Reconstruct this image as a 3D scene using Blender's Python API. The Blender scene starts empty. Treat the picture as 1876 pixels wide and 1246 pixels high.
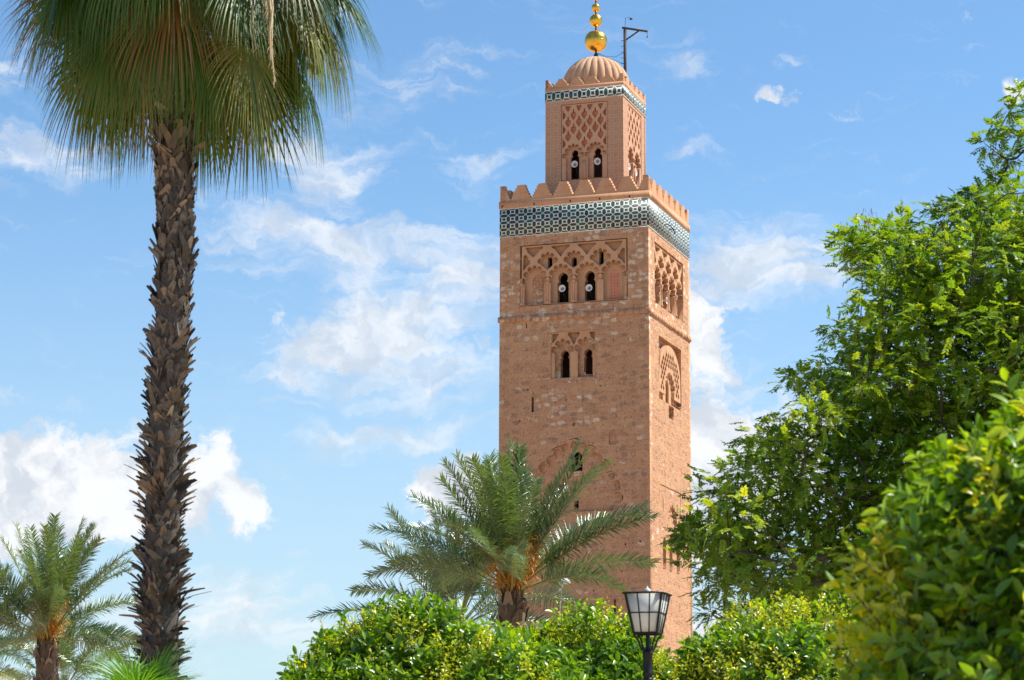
import bpy, math, random
import numpy as np
from mathutils import Matrix, Vector
PI = math.pi
R = math.radians
scene = bpy.context.scene
COL = scene.collection
rng = np.random.default_rng(7)
random.seed(7)

# ------------------------------------------------------------------ camera
PITCH, ROLL, FPX = 0.1924, 0.00477, 4412.2
CAMZ = 1.7
cam_d = bpy.data.cameras.new('camera')
cam = bpy.data.objects.new('camera', cam_d)
COL.objects.link(cam)
scene.camera = cam
cam.matrix_world = Matrix.Translation((0, 0, CAMZ)) @ Matrix.Rotation(PI/2 + PITCH, 4, 'X') @ Matrix.Rotation(ROLL, 4, 'Z')
cam_d.sensor_width = 36
cam_d.lens = FPX/1876*36
cam_d.clip_start = 0.1
cam_d.clip_end = 6000
cam_d.dof.use_dof = True
cam_d.dof.focus_distance = 150
cam_d.dof.aperture_fstop = 7.5
scene.render.resolution_x = 1024
scene.render.resolution_y = 680


def ray(px, py):
    a, b = px - 938, 623 - py
    cr, sr = math.cos(ROLL), math.sin(ROLL)
    X, Y = a*cr - b*sr, b*cr + a*sr
    c, s = math.cos(PITCH), math.sin(PITCH)
    return np.array([X, FPX*c - Y*s, FPX*s + Y*c])


def at(px, py, D):
    """world point seen near this pixel of the photograph, at distance D (metres along Y)"""
    r = ray(px, py)
    return r*(D/r[1]) + np.array([0, 0, CAMZ])

# ------------------------------------------------------------------ node helper
class NT:
    def __init__(s, tree):
        s.t = tree
        s.n = tree.nodes
        s.l = tree.links

    def set(s, node, i, v):
        if v is None:
            return
        if isinstance(v, bpy.types.NodeSocket):
            s.l.new(v, node.inputs[i])
        else:
            inp = node.inputs[i]
            if isinstance(v, (tuple, list)) and len(v) == 3 and inp.type == 'RGBA':
                v = (*v, 1)
            inp.default_value = v

    def m(s, op, a=None, b=None, c=None, clamp=False):
        nd = s.n.new('ShaderNodeMath')
        nd.operation = op
        nd.use_clamp = clamp
        for i, v in enumerate((a, b, c)):
            s.set(nd, i, v)
        return nd.outputs[0]

    def v(s, op, a=None, b=None, scale=None):
        nd = s.n.new('ShaderNodeVectorMath')
        nd.operation = op
        s.set(nd, 0, a)
        s.set(nd, 1, b)
        if scale is not None:
            s.set(nd, 'Scale', scale)
        return nd.outputs['Value'] if op in ('LENGTH', 'DOT_PRODUCT', 'DISTANCE') else nd.outputs[0]

    def comb(s, x=0., y=0., z=0.):
        nd = s.n.new('ShaderNodeCombineXYZ')
        for i, v in enumerate((x, y, z)):
            s.set(nd, i, v)
        return nd.outputs[0]

    def sep(s, v):
        nd = s.n.new('ShaderNodeSeparateXYZ')
        s.set(nd, 0, v)
        return nd.outputs

    def noise(s, vec, scale=1., detail=4., rough=.5, dist=0., color=False, dims='3D'):
        nd = s.n.new('ShaderNodeTexNoise')
        nd.noise_dimensions = dims
        s.set(nd, 'Vector', vec)
        s.set(nd, 'Scale', scale)
        s.set(nd, 'Detail', detail)
        s.set(nd, 'Roughness', rough)
        s.set(nd, 'Distortion', dist)
        return nd.outputs['Color' if color else 'Fac']

    def smooth(s, v, a, b, c=0., d=1.):
        nd = s.n.new('ShaderNodeMapRange')
        nd.interpolation_type = 'SMOOTHSTEP'
        for i, x in enumerate((v, a, b, c, d)):
            s.set(nd, i, x)
        return nd.outputs[0]

    def lin(s, v, a, b, c=0., d=1.):
        nd = s.n.new('ShaderNodeMapRange')
        for i, x in enumerate((v, a, b, c, d)):
            s.set(nd, i, x)
        return nd.outputs[0]

    def mix(s, f, a, b, mode='MIX'):
        nd = s.n.new('ShaderNodeMix')
        nd.data_type = 'RGBA'
        nd.blend_type = mode
        s.set(nd, 0, f)
        s.set(nd, 6, a)
        s.set(nd, 7, b)
        return nd.outputs[2]

    def ramp(s, f, stops, interp='LINEAR'):
        nd = s.n.new('ShaderNodeValToRGB')
        cr = nd.color_ramp
        cr.interpolation = interp
        while len(cr.elements) < len(stops):
            cr.elements.new(.5)
        for e, (p, c) in zip(cr.elements, stops):
            e.position = p
            e.color = (*c, 1)
        s.set(nd, 0, f)
        return nd.outputs[0]

    def bump(s, h, strength=.5, dist=.05, normal=None):
        nd = s.n.new('ShaderNodeBump')
        s.set(nd, 'Strength', strength)
        s.set(nd, 'Distance', dist)
        s.set(nd, 'Height', h)
        if normal is not None:
            s.set(nd, 'Normal', normal)
        return nd.outputs[0]


def material(name):
    m = bpy.data.materials.new(name)
    m.use_nodes = True
    nt = NT(m.node_tree)
    b = m.node_tree.nodes['Principled BSDF']
    return m, nt, b


def objco(nt):
    return nt.n.new('ShaderNodeTexCoord').outputs['Object']

# ------------------------------------------------------------------ world, sun, exposure
SUN_AZ, SUN_EL = 9.0, 54.0      # azimuth from +X towards +Y, elevation
world = bpy.data.worlds.new('World')
scene.world = world
world.use_nodes = True
wt = world.node_tree
wt.nodes.clear()
W = NT(wt)
sky = wt.nodes.new('ShaderNodeTexSky')
sky.sky_type = 'NISHITA'
sky.sun_disc = False
sky.sun_elevation = R(SUN_EL)
sky.sun_rotation = R(90 - SUN_AZ)
sky.altitude = 450
sky.air_density = 1.0
sky.dust_density = 0.6
sky.ozone_density = 2.0
gen = wt.nodes.new('ShaderNodeTexCoord').outputs['Generated']
sx, sy, sz = W.sep(gen)
az = W.m('MULTIPLY', W.m('ARCTAN2', sx, sy), 180/PI)
el = W.m('MULTIPLY', W.m('ARCSINE', sz), 180/PI)
ae = W.comb(az, el, 0.)
wn = W.noise(ae, .42, 5, .55, color=True)
wn2 = W.noise(ae, 2.6, 6, .6, color=True)
warp = W.v('ADD', W.v('SCALE', W.v('SUBTRACT', wn, (.5, .5, .5)), scale=2.6), W.v('SCALE', W.v('SUBTRACT', wn2, (.5, .5, .5)), scale=.7))
aew = W.v('ADD', ae, W.v('MULTIPLY', warp, (1., .8, 0.)))


def skypos(px, py):
    r = ray(px, py)
    r = r/np.linalg.norm(r)
    return math.degrees(math.atan2(r[0], r[1])), math.degrees(math.asin(r[2]))


def blobs(lst, vec):
    tot = None
    for px, py, rx, ry, st, *rot in lst:
        a, e = skypos(px, py)
        d = W.v('SUBTRACT', vec, (a, e, 0))
        if rot:
            vr = wt.nodes.new('ShaderNodeVectorRotate')
            vr.rotation_type = 'Z_AXIS'
            W.set(vr, 'Vector', d)
            vr.inputs['Angle'].default_value = R(-rot[0])
            d = vr.outputs[0]
        d = W.v('MULTIPLY', d, (77./rx, 77./ry, 0))
        q = W.v('DOT_PRODUCT', d, d)
        g = W.m('MULTIPLY', W.m('EXPONENT', W.m('MULTIPLY', q, -1.)), st)
        tot = g if tot is None else W.m('ADD', tot, g)
    return tot

puffy = blobs([(90, 850, 130, 85, 1.15), (210, 880, 90, 80, 1.0), (20, 910, 100, 80, .9), (130, 960, 200, 40, .6), (385, 855, 48, 62, .95), (355, 930, 50, 40, .7),
               (450, 922, 42, 44, .85), (805, 885, 55, 52, 1.1), (880, 880, 70, 45, .9), (1400, 850, 130, 110, 1.15), (1290, 800, 60, 60, .8), (1310, 960, 90, 100, 1.0),
               (1440, 790, 60, 45, .8), (1290, 1150, 70, 50, .9), (1295, 625, 60, 85, .95), (1262, 560, 50, 80, .7), (1870, 165, 35, 25, .9), (900, 640, 70, 50, .35), (1425, 165, 42, 26, .62),
               (650, 545, 46, 60, .62), (545, 600, 60, 26, .42), (600, 650, 90, 40, .4), (1556, 218, 40, 28, .42), (1765, 35, 30, 20, .4)], aew)
softb = blobs([(80, 285, 150, 48, .75), (0, 140, 60, 70, .5), (560, 290, 90, 40, .75), (620, 330, 90, 40, .55, 20), (700, 610, 190, 70, .95, 24), (560, 640, 110, 40, .6, 30), (800, 690, 130, 70, .6), (650, 540, 70, 60, .6, -60),
               (560, 440, 200, 46, .6, -8), (430, 470, 120, 60, .3), (760, 430, 230, 40, .42, -4), (860, 500, 100, 60, .5), (700, 180, 160, 60, .36), (820, 110, 120, 40, .3, 10), (880, 300, 110, 40, .4),
               (1400, 450, 150, 60, .7, -6), (1330, 520, 120, 60, .65), (1470, 520, 70, 30, .5), (1290, 275, 70, 22, .42), (1210, 110, 90, 40, .3), (1250, 125, 50, 20, .32, -20), (1620, 185, 60, 20, .25), (1460, 100, 30, 14, .35), (1700, 420, 160, 40, .25),
               (430, 1090, 130, 80, .7), (180, 1150, 140, 60, .45), (500, 860, 70, 30, .25), (600, 800, 220, 26, .3), (60, 720, 110, 22, .28), (180, 480, 60, 20, .2), (760, 800, 160, 40, .45),
               (560, 1180, 200, 60, .45), (1330, 680, 100, 50, .5), (1070, 40, 140, 60, .16), (1480, 760, 130, 50, .45)], aew)
fine = W.noise(aew, 1.5, 9, .58)
streak = W.noise(W.v('MULTIPLY', aew, (.5, 2.3, 1.)), 1.2, 7, .56, .2)
dp = W.smooth(W.m('ADD', puffy, W.m('MULTIPLY', W.m('SUBTRACT', fine, .5), 1.5)), .28, .76)
ds = W.smooth(W.m('ADD', softb, W.m('MULTIPLY', W.m('SUBTRACT', streak, .5), 1.5)), .08, 1.1)
ds = W.m('MULTIPLY', ds, .82)
far = W.smooth(W.noise(gen, 3.2, 7, .6), .52, .75, 0., .8)             # clouds over the rest of the sky
inview = W.m('MULTIPLY', W.smooth(az, -16., -12.), W.m('MULTIPLY', W.smooth(az, 16., 12.), W.smooth(el, 24., 20.)))
far = W.m('MULTIPLY', far, W.m('SUBTRACT', 1., inview))
dens = W.m('MAXIMUM', W.m('MAXIMUM', dp, ds), far)
haze_el = W.smooth(el, 17., 1., 0., .62)
# sky colour, graded a little towards the photograph's camera profile
skyc = W.v('MULTIPLY', sky.outputs[0], (.92, 1.17, 1.28))
skyc = W.mix(haze_el, skyc, (4.6, 5.6, 6.3))
body = W.noise(aew, .9, 6, .55)
cl_lit = W.mix(W.smooth(body, .36, .60), (4.9, 5.35, 6.0), (7.0, 7.15, 7.35))
skyc = W.mix(dens, skyc, cl_lit)
bg = wt.nodes.new('ShaderNodeBackground')
W.set(bg, 'Color', skyc)
bg.inputs['Strength'].default_value = .085
wo = wt.nodes.new('ShaderNodeOutputWorld')
wt.links.new(bg.outputs[0], wo.inputs[0])

sd = bpy.data.lights.new('sun', 'SUN')
sun = bpy.data.objects.new('sun', sd)
COL.objects.link(sun)
sd.energy = 5.0
sd.angle = R(.53)
sd.color = (1., .95, .87)
sv = Vector((math.cos(R(SUN_EL))*math.cos(R(SUN_AZ)), math.cos(R(SUN_EL))*math.sin(R(SUN_AZ)), math.sin(R(SUN_EL))))
sun.rotation_euler = sv.to_track_quat('Z', 'Y').to_euler()
scene.view_settings.view_transform = 'Standard'
scene.view_settings.look = 'None'
scene.view_settings.exposure = 0.72
scene.view_settings.gamma = 1
scene.render.engine = 'CYCLES'
scene.cycles.max_bounces = 8
scene.cycles.transparent_max_bounces = 8

# ------------------------------------------------------------------ object helpers
def tag(o, label=None, cat=None, group=None, kind=None):
    if label: o['label'] = label
    if cat: o['category'] = cat
    if group: o['group'] = group
    if kind: o['kind'] = kind
    return o


def empty(name, loc=(0, 0, 0), rz=0.):
    o = bpy.data.objects.new(name, None)
    COL.objects.link(o)
    o.location = loc
    o.rotation_euler = (0, 0, rz)
    o.empty_display_size = .3
    return o


def link(name, me, mat, parent=None):
    o = bpy.data.objects.new(name, me)
    COL.objects.link(o)
    if mat is not None and not me.materials:
        me.materials.append(mat)
    if parent is not None:
        o.parent = parent
    return o


class MB:
    """mesh accumulator: boxes, tubes, lathes, leaves; quads/tris, optional face attribute 'tint'"""
    def __init__(s):
        s.V, s.F, s.T, s.n = [], [], [], 0
        s.smooth = False

    def add(s, v, f, tint=0.):
        v = np.asarray(v, float).reshape(-1, 3)
        f = np.asarray(f, int)
        if f.ndim == 1:
            f = f.reshape(1, -1)
        if f.shape[1] == 3:
            f = np.concatenate([f, -np.ones((len(f), 1), int) - s.n], 1)
        s.V.append(v)
        s.F.append(f + s.n)
        t = np.full(len(f), tint, float) if np.isscalar(tint) else np.asarray(tint, float)
        s.T.append(t)
        s.n += len(v)

    def box(s, a, b, tint=0., M=None):
        x0, y0, z0 = a
        x1, y1, z1 = b
        v = np.array([(x0, y0, z0), (x1, y0, z0), (x1, y1, z0), (x0, y1, z0), (x0, y0, z1), (x1, y0, z1), (x1, y1, z1), (x0, y1, z1)], float)
        if M is not None:
            v = np.array([M @ Vector(p) for p in v])
        s.add(v, [(0, 3, 2, 1), (4, 5, 6, 7), (0, 1, 5, 4), (1, 2, 6, 5), (2, 3, 7, 6), (3, 0, 4, 7)], tint)

    def tube(s, pts, rad, k=8, tint=0., caps=True):
        P = np.asarray(pts, float)
        n = len(P)
        r = np.full(n, rad, float) if np.isscalar(rad) else np.asarray(rad, float)
        T = np.gradient(P, axis=0)
        T /= np.linalg.norm(T, axis=1)[:, None] + 1e-9
        ref = np.array([0, 0, 1.]) if abs(T[:, 2]).mean() < .9 else np.array([0, 1., 0])
        A = np.cross(T, ref)
        A /= np.linalg.norm(A, axis=1)[:, None] + 1e-9
        B = np.cross(T, A)
        th = np.linspace(0, 2*PI, k, endpoint=False)
        ring = P[:, None] + r[:, None, None]*(np.cos(th)[None, :, None]*A[:, None] + np.sin(th)[None, :, None]*B[:, None])
        idx = np.arange(n*k).reshape(n, k)
        q = np.stack([idx[:-1], np.roll(idx, -1, 1)[:-1], np.roll(idx, -1, 1)[1:], idx[1:]], -1).reshape(-1, 4)
        v = ring.reshape(-1, 3)
        s.add(v, q, tint)
        if caps:
            for e in (0, n-1):
                base = s.n
                s.add(np.concatenate([ring[e], P[e][None]]), [(i, (i+1) % k, k) for i in range(k)], tint)

    def lathe(s, prof, k=24, c=(0, 0, 0), axis=None, tint=0.):
        """prof: list of (radius, height) along local Z; axis: optional rotation matrix"""
        th = np.linspace(0, 2*PI, k, endpoint=False)
        prof = np.asarray(prof, float)
        v = np.stack([prof[:, 0, None]*np.cos(th), prof[:, 0, None]*np.sin(th), np.repeat(prof[:, 1, None], k, 1)], -1).reshape(-1, 3)
        if axis is not None:
            v = v @ np.array(axis).T
        v = v + np.array(c)
        n = len(prof)
        idx = np.arange(n*k).reshape(n, k)
        q = np.stack([idx[:-1], np.roll(idx, -1, 1)[:-1], np.roll(idx, -1, 1)[1:], idx[1:]], -1).reshape(-1, 4)
        s.add(v, q, tint)

    def leaves(s, base, d, side, L, Wd, bend=None, amt=0., t0=0., prof=((0, .5), (.4, 1), (1, .05)), fold=0., tint=0.):
        """many blades at once. base,d,side (n,3); L,Wd,amt (n); each grows along d, turning towards 'bend'"""
        n = len(base)
        base = np.asarray(base, float)
        d = np.asarray(d, float)
        d = d/(np.linalg.norm(d, axis=1)[:, None] + 1e-9)
        side = np.asarray(side, float)
        side = side - (side*d).sum(1)[:, None]*d
        side = side/(np.linalg.norm(side, axis=1)[:, None] + 1e-9)
        L = np.broadcast_to(np.asarray(L, float), (n,))
        Wd = np.broadcast_to(np.asarray(Wd, float), (n,))
        amt = np.broadcast_to(np.asarray(amt, float), (n,))
        bend = np.array([0, 0, -1.]) if bend is None else bend
        bend = np.broadcast_to(np.asarray(bend, float), (n, 3))
        m = len(prof)
        p = base.copy()
        rows = []
        cur = d.copy()
        for i, (t, w) in enumerate(prof):
            if i:
                dt = t - prof[i-1][0]
                if t > t0:
                    cur = cur + bend*(amt*dt)[:, None]
                    cur /= np.linalg.norm(cur, axis=1)[:, None] + 1e-9
                p = p + cur*(L*dt)[:, None]
            nn = np.cross(side, cur)
            h = (Wd*w*.5)[:, None]
            if fold:
                rows.append(np.stack([p - side*h + nn*h*fold, p, p + side*h + nn*h*fold], 1))
            else:
                rows.append(np.stack([p - side*h, p + side*h], 1))
        Vv = np.stack(rows, 1)            # n,m,c,3
        c = Vv.shape[2]
        idx = np.arange(n*m*c).reshape(n, m, c)
        q = np.stack([idx[:, :-1, :-1], idx[:, :-1, 1:], idx[:, 1:, 1:], idx[:, 1:, :-1]], -1).reshape(-1, 4)
        tt = np.repeat(np.broadcast_to(np.asarray(tint, float), (n,)), (m-1)*(c-1))
        s.add(Vv.reshape(-1, 3), q, tt)

    def build(s, name, mat, parent=None, origin=None, smooth=False):
        V = np.concatenate(s.V)
        F = np.concatenate(s.F)
        T = np.concatenate(s.T)
        if origin is not None:
            V = V - np.array(origin)
        me = bpy.data.meshes.new(name)
        tri = F[:, 3] < 0
        cnt = np.where(tri, 3, 4)
        starts = np.concatenate([[0], np.cumsum(cnt)[:-1]])
        loops = F[np.arange(4)[None, :] < cnt[:, None]]
        me.vertices.add(len(V))
        me.vertices.foreach_set('co', V.astype(np.float32).ravel())
        me.loops.add(len(loops))
        me.loops.foreach_set('vertex_index', loops.astype(np.int32))
        me.polygons.add(len(F))
        me.polygons.foreach_set('loop_start', starts.astype(np.int32))
        me.polygons.foreach_set('loop_total', cnt.astype(np.int32))
        if smooth or s.smooth:
            me.polygons.foreach_set('use_smooth', np.ones(len(F), bool))
        me.update(calc_edges=True)
        if T.any():
            at_ = me.attributes.new('tint', 'FLOAT', 'FACE')
            at_.data.foreach_set('value', T.astype(np.float32))
        return link(name, me, mat, parent)

# ------------------------------------------------------------------ materials
def leaf_material(name, ramp, trans=.4, rough=.42, spec=.5, boost=1.5):
    m, nt, b = material(name)
    a = nt.n.new('ShaderNodeAttribute')
    a.attribute_name = 'tint'
    n = nt.noise(objco(nt), 9., 2)
    f = nt.m('ADD', a.outputs['Fac'], nt.m('MULTIPLY', nt.m('SUBTRACT', n, .5), .12))
    c = nt.ramp(f, ramp)
    nt.set(b, 'Base Color', c)
    b.inputs['Roughness'].default_value = rough
    b.inputs['Specular IOR Level'].default_value = spec
    tr = nt.n.new('ShaderNodeBsdfTranslucent')
    nt.set(tr, 'Color', nt.v('MULTIPLY', c, (boost*1.15, boost, boost*.35)))
    mx = nt.n.new('ShaderNodeMixShader')
    mx.inputs[0].default_value = trans
    nt.l.new(b.outputs[0], mx.inputs[1])
    nt.l.new(tr.outputs[0], mx.inputs[2])
    out = nt.n['Material Output']
    nt.l.new(mx.outputs[0], out.inputs[0])
    return m

M_CITRUS = leaf_material('citrus_leaf', [(0., (.045, .13, .008)), (.35, (.13, .28, .010)), (.6, (.27, .42, .012)), (.85, (.46, .55, .02)), (1., (.66, .63, .03))], .42, .3, .6)
M_PINNATE = leaf_material('pinnate_leaf', [(0., (.035, .11, .012)), (.4, (.15, .28, .018)), (.75, (.36, .46, .03)), (1., (.55, .56, .05))], .45, .45, .4)
M_FAN = leaf_material('fan_leaf', [(0., (.025, .075, .012)), (.35, (.07, .15, .016)), (.55, (.19, .19, .018)), (.75, (.33, .18, .03)), (.9, (.22, .10, .035)), (1., (.5, .38, .2))], .28, .42, .5)
M_DATE = leaf_material('date_leaf', [(0., (.04, .09, .05)), (.4, (.085, .155, .06)), (.7, (.14, .23, .045)), (1., (.34, .31, .11))], .22, .30, .9)
M_FRUIT = leaf_material('date_fruit', [(0., (.50, .21, .02)), (1., (.70, .36, .05))], .15, .5, .3)
M_POD = leaf_material('seed_pod', [(0., (.10, .05, .03)), (1., (.28, .16, .07))], .1, .6, .3)
M_FANGREEN = leaf_material('young_fan_leaf', [(0., (.05, .16, .012)), (.5, (.12, .28, .02)), (1., (.25, .36, .04))], .4, .4, .5)


def bark_material(name, stops, scale=14., bump=.5):
    m, nt, b = material(name)
    co = objco(nt)
    a = nt.n.new('ShaderNodeAttribute')
    a.attribute_name = 'tint'
    st = nt.noise(nt.v('MULTIPLY', co, (1., 1., .35)), scale, 6, .65)
    f = nt.m('ADD', a.outputs['Fac'], nt.m('MULTIPLY', nt.m('SUBTRACT', st, .5), .7))
    nt.set(b, 'Base Color', nt.ramp(f, stops))
    b.inputs['Roughness'].default_value = .85
    b.inputs['Specular IOR Level'].default_value = .2
    nt.set(b, 'Normal', nt.bump(st, bump, .02))
    return m

M_BOOT = bark_material('palm_leaf_base', [(0., (.04, .034, .030)), (.3, (.105, .09, .075)), (.55, (.215, .185, .15)), (.74, (.27, .19, .12)), (.82, (.36, .26, .17)), (1., (.50, .42, .32))], 30.)
M_DATEBARK = bark_material('date_palm_bark', [(0., (.06, .045, .03)), (.5, (.17, .12, .08)), (1., (.34, .25, .16))], 20.)
M_BARK = bark_material('tree_bark', [(0., (.035, .028, .022)), (.5, (.10, .08, .06)), (1., (.2, .16, .12))], 12.)
M_STEM = bark_material('palm_stalk', [(0., (.16, .20, .05)), (.5, (.34, .30, .12)), (1., (.6, .48, .3))], 10.)


def stone_material():
    m, nt, b = material('rubble_stone')
    co = objco(nt)
    x, y, z = nt.sep(co)
    u = nt.m('ADD', x, y)
    p = nt.comb(u, z, 0.)
    big = nt.noise(p, .22, 4, .55, dims='2D')
    mid = nt.noise(p, 1.3, 5, .6, dims='2D')
    fin = nt.noise(p, 7., 6, .65, dims='2D')
    wob = nt.v('SCALE', nt.v('SUBTRACT', nt.noise(p, 1.1, 3, .5, color=True, dims='2D'), (.5, .5, .5)), scale=.35)
    pw = nt.v('ADD', p, wob)
    # base plaster and stone blends
    base = nt.ramp(mid, [(.25, (.36, .185, .105)), (.45, (.43, .235, .140)), (.62, (.48, .285, .18)), (.8, (.52, .31, .185))])
    lower = nt.smooth(z, 33., 22.)
    base = nt.mix(nt.m('MULTIPLY', lower, .5), base, (.43, .225, .14))
    base = nt.mix(nt.smooth(big, .45, .7, 0., .4), base, (.40, .22, .11))
    # courses of blocks
    bk = nt.n.new('ShaderNodeTexBrick')
    nt.set(bk, 'Vector', pw)
    nt.set(bk, 'Color1', (0, 0, 0))
    nt.set(bk, 'Color2', (1, 1, 1))
    nt.set(bk, 'Mortar', (.5, .5, .5))
    nt.set(bk, 'Scale', 1.)
    nt.set(bk, 'Mortar Size', .022)
    nt.set(bk, 'Mortar Smooth', .6)
    nt.set(bk, 'Brick Width', .92)
    nt.set(bk, 'Row Height', .46)
    bk.offset = .43
    bv = nt.m('MULTIPLY', nt.m('SUBTRACT', nt.sep(bk.outputs['Color'])[0], .5), 1.)
    base = nt.mix(.35, base, nt.mix(nt.smooth(bv, -.5, .5), (.36, .19, .115), (.55, .33, .19)))
    # rounded stones showing through the mortar
    def stones(sx_, sz_, seed, lo, hi, pick):
        vo = nt.n.new('ShaderNodeTexVoronoi')
        vo.voronoi_dimensions = '2D'
        nt.set(vo, 'Vector', nt.v('ADD', nt.v('MULTIPLY', pw, (sx_, sz_, 0.)), (seed, seed*.7, 0)))
        nt.set(vo, 'Scale', 1.)
        nt.set(vo, 'Randomness', .72)
        vo.distance = 'MINKOWSKI'
        vo.inputs['Exponent'].default_value = 3.
        rnd = nt.sep(vo.outputs['Color'])
        d = nt.m('ADD', vo.outputs['Distance'], nt.m('MULTIPLY', nt.m('SUBTRACT', fin, .5), .32))
        mask = nt.smooth(d, hi, lo)
        on = nt.m('LESS_THAN', rnd[0], pick)
        return nt.m('MULTIPLY', mask, on), rnd, vo.outputs['Distance']
    zone = nt.m('MAXIMUM', nt.smooth(z, 37.5, 42.5), nt.m('MULTIPLY', nt.smooth(z, 31., 34.5), nt.m('MULTIPLY', nt.smooth(z, 37.5, 35.5), nt.smooth(nt.m('ABSOLUTE', nt.m('ADD', x, .5)), 3.2, 1.8))))
    onfront = nt.smooth(y, -5.2, -5.3)
    patch = nt.smooth(nt.noise(p, .45, 3, .5, dims='2D'), .38, .6, .25, 1.)
    pale_p = nt.m('MULTIPLY', nt.m('ADD', .05, nt.m('MULTIPLY', zone, .58)), nt.m('MULTIPLY', patch, nt.m('ADD', .35, nt.m('MULTIPLY', onfront, .75))))
    pm, pr, pd = stones(1.35, 2.1, 3.1, .30, .44, pale_p)
    pcol = nt.ramp(pr[1], [(0., (.50, .40, .31)), (.5, (.60, .52, .42)), (1., (.68, .62, .52))])
    base = nt.mix(nt.m('MULTIPLY', pm, .95), base, pcol)
    dm, dr, dd = stones(1.2, 1.95, 17.7, .26, .42, nt.m('ADD', .20, nt.m('MULTIPLY', patch, .2)))
    dcol = nt.ramp(dr[1], [(0., (.17, .13, .12)), (.3, (.24, .15, .11)), (.6, (.30, .16, .09)), (1., (.38, .23, .13))])
    base = nt.mix(nt.m('MULTIPLY', dm, .85), base, dcol)
    sm, sr, sd_ = stones(3.4, 4.4, 41.3, .2, .42, .38)
    base = nt.mix(nt.m('MULTIPLY', sm, .5), base, nt.ramp(sr[2], [(0., (.25, .13, .08)), (.5, (.44, .25, .16)), (1., (.58, .42, .31))]))
    stn = nt.smooth(nt.noise(nt.v('MULTIPLY', p, (1.5, .12, 1.)), 1.1, 5, .6, dims='2D'), .5, .72)
    base = nt.mix(nt.m('MULTIPLY', stn, .28), base, (.24, .135, .085))
    hz = nt.noise(nt.v('MULTIPLY', p, (.12, .9, 1.)), 1.0, 4, .6, dims='2D')
    base = nt.mix(nt.m('MULTIPLY', nt.smooth(hz, .5, .7), .3), base, (.56, .36, .20))
    # pits and fine grain
    pit = nt.smooth(nt.noise(nt.v('MULTIPLY', p, (1., .6, 1.)), 4.2, 3, .6, dims='2D'), .67, .74)
    base = nt.mix(nt.m('MULTIPLY', pit, .6), base, (.15, .08, .05))
    base = nt.mix(.30, base, nt.ramp(fin, [(.3, (.28, .15, .09)), (.7, (.60, .40, .28))]), 'MIX')
    nt.set(b, 'Base Color', nt.v('MULTIPLY', base, (1.06, 1.02, .93)))
    b.inputs['Roughness'].default_value = .92
    b.inputs['Specular IOR Level'].default_value = .15
    h = nt.m('ADD', nt.m('MULTIPLY', fin, .5), nt.m('MULTIPLY', mid, .5))
    h = nt.m('ADD', h, nt.m('MULTIPLY', nt.m('SUBTRACT', 1., bk.outputs['Fac']), .14))
    h = nt.m('ADD', h, nt.m('MULTIPLY', nt.m('MAXIMUM', pm, nt.m('MAXIMUM', dm, sm)), .35))
    h = nt.m('SUBTRACT', h, nt.m('MULTIPLY', pit, .9))
    nt.set(b, 'Normal', nt.bump(h, .9, .09))
    return m


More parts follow.
